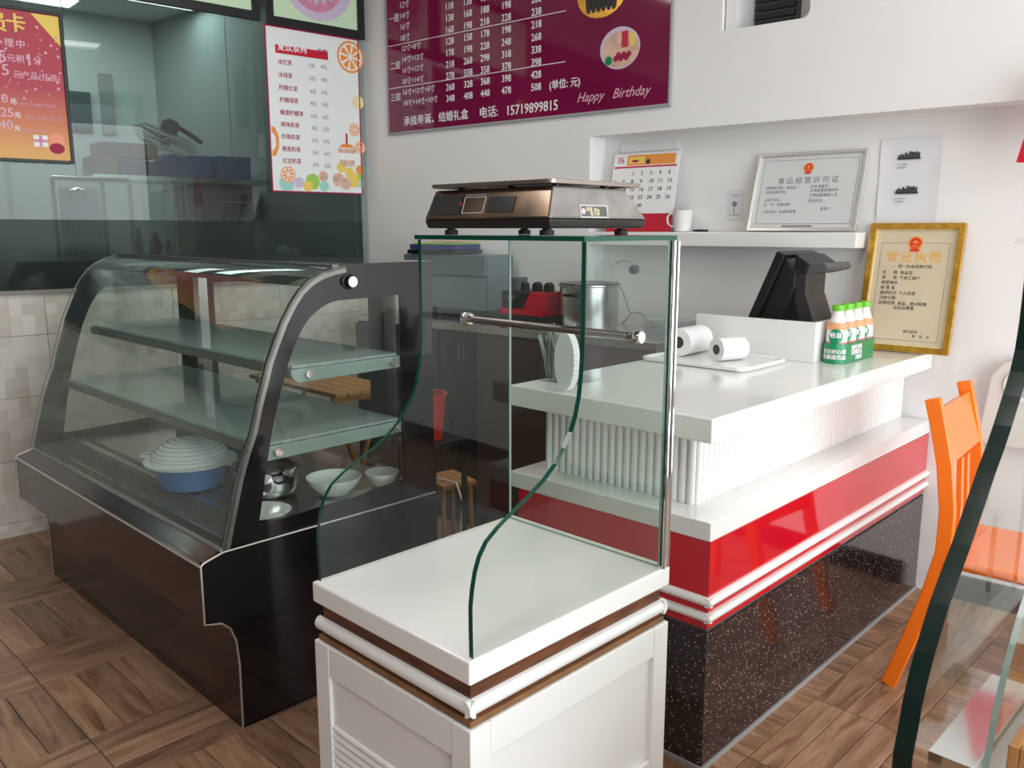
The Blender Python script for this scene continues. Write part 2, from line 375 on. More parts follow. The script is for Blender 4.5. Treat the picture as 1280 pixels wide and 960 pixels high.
def lettering(txt, size, m, parent, x, y, z=.001, align='LEFT', name='lettering', shear=0, ext=.0003, bold=0, sx=1, rot=0, sp=1):
    items = txt if isinstance(txt, list) else [(txt, x, y)]
    V = []; Fc = []
    for tx, px, py in items:
        cu = bpy.data.curves.new('t', 'FONT'); cu.body = tx; cu.size = size; cu.align_x = align; cu.align_y = 'CENTER'; cu.shear = shear; cu.extrude = ext; cu.resolution_u = 2; cu.space_character = sp
        ob = bpy.data.objects.new('t', cu); COL.objects.link(ob); bpy.context.view_layer.update()
        me = bpy.data.meshes.new_from_object(ob.evaluated_get(bpy.context.evaluated_depsgraph_get()))
        n = len(V); cr, sr = math.cos(rot), math.sin(rot)
        for ox in ((0,) if not bold else (-bold / 2, bold / 2)):
            n = len(V); V += [(px + ox + (v.co.x * sx) * cr - v.co.y * sr, py + ox * .5 + (v.co.x * sx) * sr + v.co.y * cr, z + v.co.z + ox * .02) for v in me.vertices]; Fc += [tuple(i + n for i in p.vertices) for p in me.polygons]
        bpy.data.objects.remove(ob); bpy.data.curves.remove(cu); bpy.data.meshes.remove(me)
    me = bpy.data.meshes.new(name); me.from_pydata(V, [], Fc); me.materials.append(M[m]); o = bpy.data.objects.new(name, me); COL.objects.link(o); o.parent = parent
    if len(items) > 1: o['kind'] = 'stuff'
    return o

# ================================================================= SETTING
# floor: slab with parquet planks laid on it one by one
FL = Plan((-1.5222, 2.5309), 44.6)
floor = smesh('floor', MB().box(-5, 7, -6, 6, -.12, -.008), 'seal', FL.mat())
pm = {}
def plank_mesh(L_, W_):
    k = (round(L_, 3), round(W_, 3))
    if k not in pm:
        mb = MB(); g = .0012; a, b = L_ / 2 - g, W_ / 2 - g; e = .0012
        mb.add([(-a, -b, -.008), (a, -b, -.008), (a, b, -.008), (-a, b, -.008), (-a, -b, -e), (a, -b, -e), (a, b, -e), (-a, b, -e), (-a + e, -b + e, 0), (a - e, -b + e, 0), (a - e, b - e, 0), (-a + e, b - e, 0)],
               [(0, 1, 5, 4), (1, 2, 6, 5), (2, 3, 7, 6), (3, 0, 4, 7), (4, 5, 9, 8), (5, 6, 10, 9), (6, 7, 11, 10), (7, 4, 8, 11), (8, 9, 10, 11)])
        o = mb.obj('plank', 'plank'); pm[k] = o.data; bpy.data.objects.remove(o)
    return pm[k]
rest = MB(); restm = []
W_, SH, LO = .42, .28, .42
cand = []
for ci in range(-9, 13):
    x0 = ci * W_; ph = (-.28 if ci % 2 else 0.0)
    if ci % 2 == 0: ph = -.42 + 0.0
    for ti in range(-7, 8):
        y0 = ti * .70 + ph
        # long-run block: planks along y ; then short block: planks along x
        if ci % 2 == 0: blocks = [('y', y0, .42), ('x', y0 + .42, .28)]
        else: blocks = [('x', y0 + .28, .28), ('y', y0 + .56, .42)]
        for kind, yb, hh in blocks:
            if kind == 'y':
                for i in range(4): cand.append((x0 + (i + .5) * .105, yb + .21, 'y', .42, .105))
            else:
                for i in range(3): cand.append((x0 + .21, yb + (i + .5) * hh / 3, 'x', .42, hh / 3))
vis = []; others = []
for c_ in cand:
    p = FL.w(c_[0], c_[1]); u, v, d = pix(p)
    if d > .3 and -60 < u < 1340 and 600 < v < 1060 and (u < 440 or u > 860 or v > 700): vis.append((d, c_))
    else: others.append(c_)
vis.sort(key=lambda t: t[0]); others += [c_ for _, c_ in vis[290:]]; vis = vis[:290]
for d, (x, y, k, l_, w_) in vis:
    o = bpy.data.objects.new('plank', plank_mesh(l_, w_)); COL.objects.link(o); o.parent = floor; o.location = (x, y, 0); o.rotation_euler = (0, 0, PI / 2 if k == 'y' else 0)
g = .0012
for (x, y, k, l_, w_) in others:
    if not (-4.9 < x < 6.9 and -5.9 < y < 5.9): continue
    a, b = (l_ / 2 - g, w_ / 2 - g) if k == 'x' else (w_ / 2 - g, l_ / 2 - g); rest.box(x - a, x + a, y - b, y + b, -.008, 0)
r_ = rest.obj('plank_field', 'plank', floor); r_['kind'] = 'stuff'

# wall_left: tiled dado below, glazed partition above
CX = PL.loc(PB.w(UP, 3.24))[0]; CX = 2.09
wl = smesh('wall_left', MB().box(-3.6, CX, .012, .12, 0, 1.15), 'tilejoint', PL.mat())
rows = [(0, .07), (.07, .368), (.368, .668), (.668, .958), (.958, 1.15)]
tm = {}
for ri, (z0, z1) in enumerate(rows):
    n = 10; tw = .6
    for i in range(n):
        xr = CX - i * tw; xl = max(-3.6, xr - tw)
        if xr < -.9: continue
        mb = MB().box(-(xr - xl) / 2 + .0012, (xr - xl) / 2 - .0012, 0, .014, -(z1 - z0) / 2 + .0012, (z1 - z0) / 2 - .0012)
        key = (round(xr - xl, 3), ri)
        if key not in tm:
            o = mb.obj('wall_tile', 'tile', wl); tm[key] = o.data
        else:
            o = bpy.data.objects.new('wall_tile', tm[key]); COL.objects.link(o); o.parent = wl
        o.location = ((xr + xl) / 2, random.uniform(-.0008, .0008), (z0 + z1) / 2)
# partition window
win = struct('window_1', PL.mat())
MB().box(-3.6, CX, -.012, .06, 1.15, 1.168).obj('sill', 'seal', win)
MB().box(-3.6, CX - .03, .02, .028, 1.168, 1.494).obj('frosted_pane', 'frost', win)
MB().box(-3.6, CX - .03, .02, .028, 1.494, 2.98).obj('clear_pane', 'partition', win)
MB().box(-3.6, CX, -.004, .05, 2.9, 3.0).obj('head_rail', 'grey', win)
MB().box(CX - .035, CX - .004, -.006, .05, 1.168, 3.0).obj('jamb', M['grey'] if False else 'pane_tint', win)
MB().box(CX - .035, CX, .03, .05, 1.168, 3.0).obj('jamb_post', 'kitwall2', win)

# wall_back with the recess, and the plastered-in opening above
bz1 = PB.front(902, 39, UP); bz2 = PB.front(1012, 21, UP)
hb1, hb0, hz = bz1[0], bz2[0], (bz1[1] + bz2[1]) / 2
NL, NT = PB.front(737.5, 172.5, UP)
NT = 1.885; 
T_ = .15
wb = MB()
wb.box(UP, T_, NL, 3.27, 0, 3.0)
wb.box(0, T_, -3.2, NL, 0, NT + .01)
wb.box(UP, T_, -3.2, hb0, NT, 3.0); wb.box(UP, T_, hb1, NL, NT, 3.0); wb.box(UP, T_, hb0, hb1, NT, hz); wb.box(UP, T_, hb0, hb1, 2.8, 3.0)
wb.box(.09, T_, hb0, hb1, hz, 2.8)
wback = smesh('wall_back', wb, 'wall', PB.mat())
# rounded lower right corner of the opening
R_ = .03; pts = [(hb0, hz), (hb0 + R_, hz)] + [(hb0 + R_ - R_ * math.sin(t * PI / 12), hz + R_ - R_ * math.cos(t * PI / 12)) for t in range(1, 6)] + [(hb0, hz + R_)]
MB().prism(pts, 'x', UP, .09).obj('rounded_corner', 'wall', wback)
va = PB.front(943, 10, .05)[0]; vb = PB.front(997, 10, .05)[0]
vent = thing('vent_panel', 'dark brown slatted vent panel set in the opening high in the white wall', 'vent', PB.mat())
MB().box(.06, .088, vb, va, hz + .002, 2.79).obj('frame', 'greydark', vent)
for i in range(16):
    z = hz + .03 + i * .034; o = MB().box(.045, .062, vb + .01, va - .01, z, z + .02).obj('slat', 'blackmatte', vent)
MB().box(UP + .02, .088, va + .004, va + .05, hz + .001, 2.8).obj('reveal_post', 'wall', wback)
smesh('baseboard_back', MB().box(-.014, 0, -3.2, -.03, 0, .1), 'black', PB.mat())
smesh('ceiling', MB().box(-5, 7, -6, 6, 3.0, 3.1), 'ceil', FL.mat())
# the rest of the shop behind the camera: far wall and the glazed shop front that lets the daylight in
smesh('wall_near', MB().box(-4.9, -4.8, -3.4, 3.3, 0, 3.0), 'darkwall', PB.mat())
smesh('wall_leftnear', MB().box(-4.6, -3.6, .0, .1, 0, 3.0), 'darkwall', PL.mat())
sf = struct('window_2', PB.mat())     # shop front across the end of the room
for x in (-4.8, -3.2, -1.6, UP - .04): MB().box(x - .03, x + .03, -3.3, -3.22, 0, 3.0).obj('mullion', 'alu', sf)
MB().box(-4.8, UP, -3.3, -3.22, 2.55, 2.62).obj('transom', 'alu', sf)
MB().box(-4.8, UP, -3.3, -3.22, 0, .12).obj('bottom_rail', 'alu', sf)
smesh('street_pavement', MB().box(-12, 6, -16, -3.35, -.2, -.02), 'grey', PB.mat())
# daylight through the shop front
la = bpy.data.lights.new('shop_front_daylight', 'AREA'); la.shape = 'RECTANGLE'; la.size = 4.5; la.size_y = 2.5; la.energy = 142; la.color = (.93, .97, 1.0)
lo = bpy.data.objects.new('shop_front_daylight', la); COL.objects.link(lo)
lo.matrix_world = basis(PB.w(-2.4, -3.15, 1.4), Vector(-PB.x), Vector((0, 0, 1)), Vector(-PB.y))
la.cycles.cast_shadow = True

# kitchen shell behind the partition
KD = 2.5
smesh('wall_kitchen_far', MB().box(-3.6, 2.6, KD, KD + .1, 0, 3.0), 'kitwall', PL.mat())
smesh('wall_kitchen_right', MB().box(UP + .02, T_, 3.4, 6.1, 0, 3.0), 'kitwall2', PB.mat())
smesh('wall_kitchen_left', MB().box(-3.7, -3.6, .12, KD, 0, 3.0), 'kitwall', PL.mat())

# ceiling lights
def ceiling_light(mx, lab, e, col=(1, .97, .93), sx=1.2, sy=.3, grp=None):
    t = thing('ceiling_light', lab, 'ceiling light', mx, grp)
    MB().ring([(-sx / 2, -sy / 2), (sx / 2, -sy / 2), (sx / 2, sy / 2), (-sx / 2, sy / 2)], [(-sx / 2 + .02, -sy / 2 + .02), (sx / 2 - .02, -sy / 2 + .02), (sx / 2 - .02, sy / 2 - .02), (-sx / 2 + .02, sy / 2 - .02)], 'z', -.02, 0).obj('frame', 'whitemat', t)
    MB().box(-sx / 2 + .02, sx / 2 - .02, -sy / 2 + .02, sy / 2 - .02, -.012, -.004).obj('diffuser', 'lamp', t)
    l = bpy.data.lights.new('ceiling_lamp', 'AREA'); l.shape = 'RECTANGLE'; l.size = sx * .95; l.size_y = sy * .9; l.energy = e; l.color = col
    o = bpy.data.objects.new('ceiling_lamp', l); COL.objects.link(o); o.parent = t; o.location = (0, 0, -.03)
    return t
for i, (a, b) in enumerate([(-1.6, 2.2), (-1.6, -.2), (-3.4, 2.2), (-3.4, -.2)]):
    ceiling_light(PB.mat(a, b, 2.995), 'recessed white ceiling light panel of the shop, out of the photographed view', 2.2, grp='shop ceiling light panels')
a_, b_ = PL.loc(onz(15, 4, 2.98))[:2]
ceiling_light(PL.mat(PL.top(12, 5, 2.98)[0] - .2, min(PL.top(12, 5, 2.98)[1], 2.2), 2.995), 'lit ceiling panel at the top left, above the red poster', 1.5, (.85, 1, .97), 1.1, .3)

# ================================================================= WALL PRINTS
def poster_frame(t, x0, x1, y0, y1, wd, d, m, name='frame'):
    return MB().ring([(x0, y0), (x1, y0), (x1, y1), (x0, y1)], [(x0 + wd, y0 + wd), (x1 - wd, y0 + wd), (x1 - wd, y1 - wd), (x0 + wd, y1 - wd)], 'z', 0, d).obj(name, m, t, bevel=.002)
def wallmat_B(a, b, z):     # local X to the right along the back wall, Y up, Z out of the wall
    return basis(PB.w(a, b, z), Vector(-PB.y), Vector((0, 0, 1)), Vector(-PB.x))
def wallmat_L(x, y, z):
    return basis(PL.w(x, y, z), Vector(PL.x), Vector((0, 0, 1)), Vector(-PL.y))

# the burgundy price board
bl = PB.front(486.5, 167, UP - .012); br = PB.front(836, 130.5, UP - .012)
BX0, BZ0 = bl[0], (bl[1] + br[1]) / 2; BW = bl[0] - br[0]; BHt = .95
tb = thing('price_board', 'large burgundy price board with white numbers on the white wall', 'sign', wallmat_B(UP - .001, BX0, BZ0))
MB().box(0, BW, 0, BHt, 0, .012).obj('panel', 'boardmag', tb)
poster_frame(tb, -.008, BW + .008, -.008, BHt, .012, .016, 'grey', 'edge_trim')
def bpos(x, y): b, z = PB.front(x, y, UP - .012); return BX0 - b, z - BZ0
def bl_text(items, size, m='whiteink', **k):
    lettering([(t, *bpos(x, y)) for t, x, y in items], size, m, tb, 0, 0, z=.0135, **k)
c6 = lambda x, y: (480 + x / 5.818, y / 5.818)
rowz = []
sz = [('12寸', 150, 35), ('14寸', 152, 115), ('16寸', 153, 195), ('18寸', 155, 275)]
bl_text([(t, *c6(x, y)) for t, x, y in sz], .043, align='CENTER', sx=.95)
bl_text([('12寸+8寸', *c6(198, 345)), ('14寸+12寸', *c6(210, 425)), ('16寸+12寸', *c6(210, 505)), ('18寸+14寸', *c6(212, 585))], .040, align='CENTER', sx=.98)
bl_text([('16寸+12寸+8寸', *c6(252, 660)), ('18寸+14寸+10寸', *c6(265, 738))], .039, align='CENTER', sx=1.0)
bl_text([('一层', *c6(75, 138)), ('二层', *c6(85, 482)), ('三层', *c6(88, 712))], .046, align='CENTER', sx=.95, bold=.001)
cols = [(485, 'c1', ['98', '118', '138', '168', '128', '178', '218', '278', '268', '348'], -50, 718), (615, 'c2', ['', '138', '168', '198', '158', '198', '268', '338', '328', '408'], 0, 698),
        (738, 'c3', ['', '158', '188', '218', '178', '228', '298', '358', '368', '448'], 0, 680), (892, 'c4', ['', '168', '198', '228', '198', '248', '318', '378', '398', '478'], 0, 660), (1108, 'c5', ['', '178', '208', '238', '218', '268', '338', '398', '428', '508'], 0, 635)]
for cx_, _, vals, _, yb in cols:
    it = []
    x0_, z0_ = bpos(*c6(cx_, yb))
    for i, v in enumerate(vals):
        z = z0_ + (9 - i) * .0585
        if v and z < BHt - .03: it.append((v, x0_, z))
    lettering(it, .050, 'whiteink', tb, 0, 0, z=.0135, align='CENTER', sx=.86, bold=.0015)
bl_text([('承接寿诞、结婚礼盒', *c6(372, 862))], .056, align='CENTER', bold=.002)
bl_text([('电话:', *c6(762, 820))], .060, align='CENTER', bold=.002)
lettering('15719899815', .068, 'whiteink', tb, (bpos(630, 141)[0] + bpos(701, 131)[0]) / 2, bpos(665, 136)[1] + .002, z=.0135, align='CENTER', bold=.002, sx=.90)
bl_text([('(单位: 元)', 706, 105)], .048, align='CENTER', bold=.0015, sx=.95)
bl_text([('Happy   Birthday', 765, 118)], .062, 'pinkink', align='CENTER', shear=.4, sx=.95)
for y0_ in (.475, .245):
    MB().box(.01, 1.27, y0_, y0_ + .0035, .0125, .0138).obj('rule_line', 'whiteink', tb)
cx_, cy_ = bpos(775, 60)
MB().disc(cx_, cy_, .108, .0122, .0132, ry=.092).obj('plate_picture', 'plate', tb)
MB().disc(cx_ + .005, cy_ - .006, .098, .0132, .0136, ry=.08).obj('picture_ground', 'flesh', tb)
MB().box(cx_ + .01, cx_ + .045, cy_ + .0, cy_ + .07, .0136, .014).obj('red_glass_picture', 'crimson', tb)
MB().box(cx_ + .055, cx_ + .08, cy_ - .0, cy_ + .06, .0136, .014).obj('juice_picture', 'fruity', tb)
mb = MB()
for i in range(6): mb.disc(cx_ - .02 + i * .014, cy_ - .045 + (i % 2) * .014, .014, .0136, .0141, n=10)
mb.obj('berry_picture', 'inkred', tb); MB().disc(cx_ - .06, cy_ - .05, .02, .0136, .0141).obj('leaf_picture', 'greencarton', tb)
cx_, cy_ = bpos(752, -8)
MB().disc(cx_, cy_, .135, .0122, .0132, ry=.105).obj('plate_picture', 'gold', tb)
mb = MB()
for i in range(6): mb.disc(cx_ - .07 + i * .028, cy_ - .03, .018, .0133, .0139, n=12, ry=.05)
mb.obj('roll_picture', 'ink', tb)

# papers, ledge, certificate, calendar in the recess
ledge = thing('wall_shelf', 'white shelf ledge running along the recess under the calendar and certificate', 'shelf', PB.mat())
lb = PB.front(1071, 290, UP)[0]
LZ = 1.437
MB().box(UP, -.002, lb, NL - .002, LZ - .062, LZ).obj('board', 'whitelac', ledge, bevel=.003)

def leaning(name, label, cat, b_c, z0, foot, height, lean, width):
    """flat thing standing at z0, leaning back on the recess wall"""
    ang = lean; X = Vector(-PB.y); Y = Vector((0, 0, 1)) * math.cos(ang) + Vector(PB.x) * math.sin(ang); Z = X.cross(Y)
    return thing(name, label, cat, basis(PB.w(foot, b_c, z0), X, Y, Z))
# certificate
q1 = PB.front(935, 284, -.10); q2 = PB.front(1071, 287, -.10)
CW = q1[0] - q2[0]; CH = .335
ct = leaning('certificate_frame', 'silver-framed food permit certificate leaning on the wall above the shelf', 'certificate', q1[0], LZ + .001, -.1, CH, math.asin(.09 / CH), CW)
MB().box(.004, CW - .004, .004, CH - .004, 0, .008).obj('backing', 'certpaper', ct)
poster_frame(ct, 0, CW, 0, CH, .014, .018, 'silverframe')
MB().box(.014, CW - .014, .014, CH - .014, .0105, .0125).obj('cover_glass', 'cover', ct)
poster_frame(ct, .03, CW - .03, .032, CH - .03, .0015, .0092, 'inkgrey', 'printed_border')
def emblem(t, cx, cy, r, z, rim='goldink'):
    e = MB().disc(cx, cy, r, z, z + .0006, ry=r * 1.02).obj('emblem', rim, t)
    MB().disc(cx, cy + r * .06, r * .8, z + .0006, z + .001).obj('emblem_disc', 'emred', e)
    st = []
    for k in range(10):
        rr = r * (.30 if k % 2 == 0 else .12); a = PI / 2 + k * PI / 5; st.append((cx + rr * math.cos(a), cy + r * .22 + rr * math.sin(a)))
    mb = MB().prism(st, 'z', z + .001, z + .0014)
    for k in range(4):
        a = math.radians(215 + k * 36); mb.disc(cx + r * .52 * math.cos(a) * 1.0, cy + r * .42 + r * .5 * math.sin(a), r * .06, z + .001, z + .0014, n=8)
    mb.box(cx - r * .42, cx + r * .42, cy - r * .45, cy - r * .36, z + .001, z + .0014); mb.obj('emblem_stars', 'goldink', e)
    MB().prism([(cx - r * .7, cy - r * .72), (cx + r * .7, cy - r * .72), (cx + r * .5, cy - r * 1.15), (cx - r * .5, cy - r * 1.15)], 'z', z, z + .0008).obj('ribbon', 'emred', e)
emblem(ct, CW * .49, CH * .80, .022, .0085)
lettering('食品经营许可证', .030, 'inkgrey', ct, CW * .5, CH * .64, z=.0087, align='CENTER', sp=1.5)
rs = random.Random(3)
def smalltext(t, rows, z, m='inkgrey', s=.012):
    lettering([(tx, x, y) for tx, x, y in rows], s, m, t, 0, 0, z=z, ext=.0002)
smalltext(ct, [('经营者名称：食品店', .055, CH * .555), ('社会信用代码：', .055, CH * .50), ('法定代表人：', .055, CH * .40), ('住    所：经营场所', .055, CH * .34), ('主体业态：食品经营者', .055, CH * .25), ('许可证编号：', .245, CH * .56), ('日常监督管理机构', .245, CH * .51), ('日常监督管理人员', .245, CH * .45), ('发证机关：', .245, CH * .38), ('签发人：', .30, CH * .28)], .0087, 'inkgrey', .0145)
smalltext(ct, [('国家食品药品监督管理总局监制', .15, .022)], .0087, 'ink', .009)
# calendar
q1 = PB.front(756, 284, -.09); q2 = PB.front(838, 285, -.09)
KW = .355; KH = .375
ca = leaning('desk_calendar', 'white and red spiral desk calendar standing on the shelf behind the scale', 'calendar', q2[0] + KW, LZ + .001, -.09, KH, .20, KW)
MB().box(0, KW, 0, .085, 0, .004).obj('red_base', 'crimson', ca, label='plain red card foot of the calendar')
MB().box(0, KW, .085, KH, 0, .005).obj('sheet', 'paper', ca)
MB().box(.02, KW - .02, KH + .002, KH + .045, -.006, -.003).obj('back_sheet', 'whitemat', ca)
MB().box(.075, KW - .02, KH - .06, KH - .012, .005, .0056).obj('banner_print', 'fruito', ca)
MB().box(.085, .17, KH - .052, KH - .02, .0056, .006).obj('banner_yellow', 'fruity', ca); MB().disc(.12, KH - .04, .02, .006, .0064, ry=.006).obj('banner_dish', 'inkred', ca); MB().disc(.19, KH - .045, .012, .0056, .0062).obj('banner_tree', 'ink', ca)
MB().box(.006, KW - .01, KH - .072, KH - .064, .005, .0056).obj('red_rule', 'crimson', ca)
lettering([('06', .022, KH - .035)], .045, 'crimson', ca, 0, 0, z=.0056, sx=.8)
days = []
n_ = 1
for r in range(5):
    for c in range(7):
        if r == 0 and c < 2: continue
        if n_ > 30: break
        days.append((str(n_), .012 + c * .049, KH - .10 - r * .038)); n_ += 1
lettering(days, .026, 'ink', ca, 0, 0, z=.0056, bold=.0006)
mb = MB()
for i in range(34): mb.tube([(.015 + i * (KW - .03) / 33, KH - .006, .006), (.015 + i * (KW - .03) / 33, KH + .006, .004), (.015 + i * (KW - .03) / 33, KH + .003, -.006)], .0011, 5)
mb.obj('wire_binding', 'chrome', ca)
# taped sheet
q1 = PB.front(1096, 275, -.004); q2 = PB.front(1174, 170, -.004)
tp = thing('paper_sheet', 'thin grey sheet with two small black prints stuck above the gold frame', 'paper', wallmat_B(-.002, q1[0] + .003, 1.47))
PW = .222; PH = .325
mb = MB(); nx, ny = 8, 10
vv = [(PW * i / nx, PH * j / ny, .0015 + .0035 * abs(math.sin(i * 1.7 + j * .6)) * (.3 + (i in (0, nx)))) for j in range(ny + 1) for i in range(nx + 1)]
vv2 = [(x, y, z - .0008) for x, y, z in vv]; n1 = len(vv)
ff = [(j * (nx + 1) + i, j * (nx + 1) + i + 1, (j + 1) * (nx + 1) + i + 1, (j + 1) * (nx + 1) + i) for j in range(ny) for i in range(nx)]
mb.add(vv + vv2, ff + [tuple(k + n1 for k in reversed(f)) for f in ff]); mb.obj('sheet', 'greypaper', tp, smooth=True)
for yy in (.245, .115):
    mb = MB(); mb.box(.065, .15, yy, yy + .006, .007, .0076); 
    for i, hgt in enumerate((.010, .016, .012, .02, .014, .024, .022, .02, .022, .018)): mb.box(.068 + i * .008, .0745 + i * .008, yy + .006, yy + .006 + hgt, .007, .0076)
    mb.obj('printed_picture', 'ink', tp)
    smalltext(tp, [('扫一扫关注', .065, yy - .018), ('公众服务', .065, yy - .030)], .0068, 'inkgrey', .0085)
# wall socket
so = thing('wall_sign', 'small pale line drawing stuck on the recess wall right of the mug', 'sticker', wallmat_B(-.001, PB.front(909, 272, 0)[0], 1.49))
MB().box(0, .075, 0, .13, 0, .002).obj('sheet', 'greypaper', so)
mb = MB(); mb.disc(.034, .07, .012, .002, .0026, n=12); mb.box(.02, .055, .105, .108, .002, .0026); mb.box(.03, .034, .03, .06, .002, .0026); mb.box(.012, .06, .02, .023, .002, .0026); mb.obj('line_drawing', 'inkgrey', so)
# mug, knife
mb_, mz = PB.front(853, 286, -.075)
mg = thing('mug', 'white mug with small printed words on the shelf beside the calendar', 'mug', PB.mat(-.075, mb_, LZ + .0005, .15))
MB().lathe([(.030, 0), (.036, .003), (.040, .03), (.043, .092), (.0445, .096), (.041, .095), (.037, .03), (.02, .008), (0.0, .006)], n=28).obj('cup', 'porcelain', mg, smooth=True)
hp = [(.0 + .034 * 0, 0, 0)]
MB().tube([(0, .040, .078), (0, .058, .082), (0, .074, .068), (0, .072, .040), (0, .055, .024), (0, .038, .026)], .0055, 8).obj('handle', 'porcelain', mg, smooth=True)
kn = thing('craft_knife', 'slim black-handled knife lying on the shelf right of the mug', 'knife', PB.mat(-.10, PB.front(866, 288, -.10)[0], LZ + .006, -PI / 2))
MB().tube([(0, 0, 0), (.03, 0, .001), (.075, 0, 0)], .006, 8, rs=[.004, .0062, .0045]).obj('handle', 'blackmatte', kn, smooth=True)
MB().box(.072, .155, -.004, .004, -.002, -.001).obj('blade', 'steel', kn)

# red cloth hanging at the far right
q = PB.front(1270, 203, -.25)
rp = thing('red_banner', 'corner of a crimson banner hanging at the right edge of the picture', 'banner', PB.mat(-.25, q[0], 0))
MB().prism([(0, q[1]), (-.012, q[1] + .06), (-.06, q[1] + .28), (-.30, q[1] + .28), (-.30, q[1] - .02)], 'x', 0, .004).obj('cloth', 'crimson', rp)
MB().tube([(.002, -.04, q[1] + .285), (.002, -.31, q[1] + .285)], .008).obj('rod', 'alu', rp)

# left side: framed cake pictures, drinks menu, red poster
def Lpos(x, y): return PL.side(x, y, -.01)
xa0, xa1 = .835 - 0.03, 1.437
def cake_picture(lab, x0, x1, z0, ht, cake):
    t = thing('cake_picture', lab, 'picture', wallmat_L(x0, -.002, z0), None)
    Wd = x1 - x0
    MB().box(.01, Wd - .01, .01, ht - .01, 0, .015).obj('print', 'limegreen', t)
    poster_frame(t, 0, Wd, 0, ht, .045, .025, 'blackmatte')
    if cake:
        p = MB().disc(Wd * .52, .30, .23, .0155, .0165, ry=.24).obj('plate_print', 'plate', t)
        MB().disc(Wd * .50, .31, .185, .0166, .0174, ry=.205).obj('cake_print', 'cakepink', p)
        mb = MB()
        for i in range(9): mb.disc(Wd * .5 + (i - 4) * .045, .165 + abs(i - 4) ** 2 * .006, .016, .0176, .0186, n=12)
        mb.obj('rosette_print', 'plate', p)
        mb = MB()
        for i in range(14): mb.box(Wd * .5 - .15 + i * .022, Wd * .5 - .143 + i * .022, .2, .34, .0175, .018)
        mb.obj('icing_stripe_print', 'inkred', p)
    return t
cake_picture('black-framed pale green picture cut by the top edge, left one of the two', .28, 1.445, 2.535, .46, False)
cake_picture('black-framed picture of a pink cake right above the white drinks menu', 1.478, 2.088, 2.528, .46, True)
m0 = Lpos(341, 239); m1 = Lpos(331, 33.5)
MX, MZ = m0[0], m0[1]; MW = .575; MH = 2.525 - MZ
dm = thing('drinks_menu', 'tall white drinks menu with orange slices and fruit on the glass partition', 'poster', wallmat_L(MX, -.003, MZ))
MB().box(0, MW, 0, MH, 0, .006).obj('sheet', 'posterpale', dm)
poster_frame(dm, -.003, MW + .003, -.003, MH + .003, .008, .008, 'inkred', 'edge')
q6 = lambda x, y: (lambda u: (u[0] - MX, u[1] - MZ))(Lpos(325 + x / 4.464, 30 + y / 4.464))
def mtext(items, size, m, **k): lettering([(t, *q6(x, y)) for t, x, y in items], size, m, dm, 0, 0, z=.0066, **k)
hx0, hy0 = q6(85, 130); hx1, hy1 = q6(380, 180)
MB().box(hx0, hx1, (hy0 + hy1) / 2 - .024, (hy0 + hy1) / 2 + .02, .006, .0068).obj('title_bar', 'crimson', dm)
mtext([('夏饮系列', 180, 138)], .044, 'whiteink', align='CENTER', bold=.003)
mtext([('价格', 348, 158)], .034, 'inkred', align='CENTER', bold=.002)
names = ['冰红茶', '冰绿茶', '柠檬红茶', '柠檬绿茶', '蜂蜜柠檬茶', '原味奶茶', '珍珠奶茶', '燕麦奶茶', '红豆奶茶']
prs = [('3元', '4元'), ('3元', '4元'), ('4元', '5元'), ('4元', '5元'), ('5元', '6元'), ('4元', '5元'), ('5元', '6元'), ('5元', '6元'), ('5元', '6元')]
ys = [210, 283, 354, 422, 493, 560, 628, 697, 764]
for i, (nm, pr) in enumerate(zip(names, prs)):
    mtext([(nm, 98 + i * 3.6, ys[i])], .030, 'inkred', bold=.0012, sx=.95)
    mtext([(pr[0], 272 + i * 3, ys[i] + 22), (pr[1], 338 + i * 3, ys[i] + 28)], .028, 'inkgrey', bold=.001, sx=.95)
def slice_(cx, cy, r, m, ry=None):
    x, y = q6(cx, cy)
    o = MB().disc(x, y, r, .006, .0066).obj('fruit_slice', m, dm)
    MB().disc(x, y, r * .86, .0066, .0069).obj('slice_pith', 'paper', o)
    mb = MB()
    for k in range(8):
        a = k * PI / 4 + .2; p = [(x + r * .1 * math.cos(a), y + r * .1 * math.sin(a))] + [(x + r * .76 * math.cos(a + d), y + r * .76 * math.sin(a + d)) for d in (-.28, 0, .28)]
        mb.prism(p, 'z', .0069, .0072)
    mb.obj('slice_segment', m, o)
x_, y_ = q6(527, 190)
slice_(505, 185, .088, 'fruito'); slice_(548, 438, .038, 'fruity'); slice_(527, 590, .036, 'fruito'); slice_(560, 690, .036, 'fruito'); slice_(158, 840, .045, 'fruito')
x_, y_ = q6(78, 655); MB().ring([(x_ - .012, y_ - .08), (x_ + .01, y_ - .075), (x_ + .03, y_ - .03), (x_ + .03, y_ + .03), (x_ + .01, y_ + .075), (x_ - .012, y_ + .08)], [(x_ - .012, y_ - .05), (x_ + .0, y_ - .045), (x_ + .012, y_ - .02), (x_ + .012, y_ + .02), (x_ + .0, y_ + .045), (x_ - .012, y_ + .05)], 'z', .006, .0068).obj('fruit_rind', 'fruito', dm)
for cx, cy, r, m in [(150, 890, .045, 'teal'), (220, 885, .03, 'plate'), (295, 880, .045, 'fruitg'), (270, 905, .03, 'fruity'), (360, 905, .03, 'teal'), (455, 800, .03, 'fruity'), (500, 830, .03, 'fruity'), (440, 870, .04, 'flesh'), (520, 870, .045, 'fruity'), (555, 885, .03, 'teal'), (556, 815, .026, 'fruito'), (480, 890, .035, 'flesh'), (560, 850, .02, 'fruitg'), (355, 850, .03, 'flesh')]:
    x, y = q6(cx, cy); MB().disc(x, y, r, .006, .0064 + .0004 * rs.random(), n=16).obj('fruit_print', m, dm)
x, y = q6(487, 740)
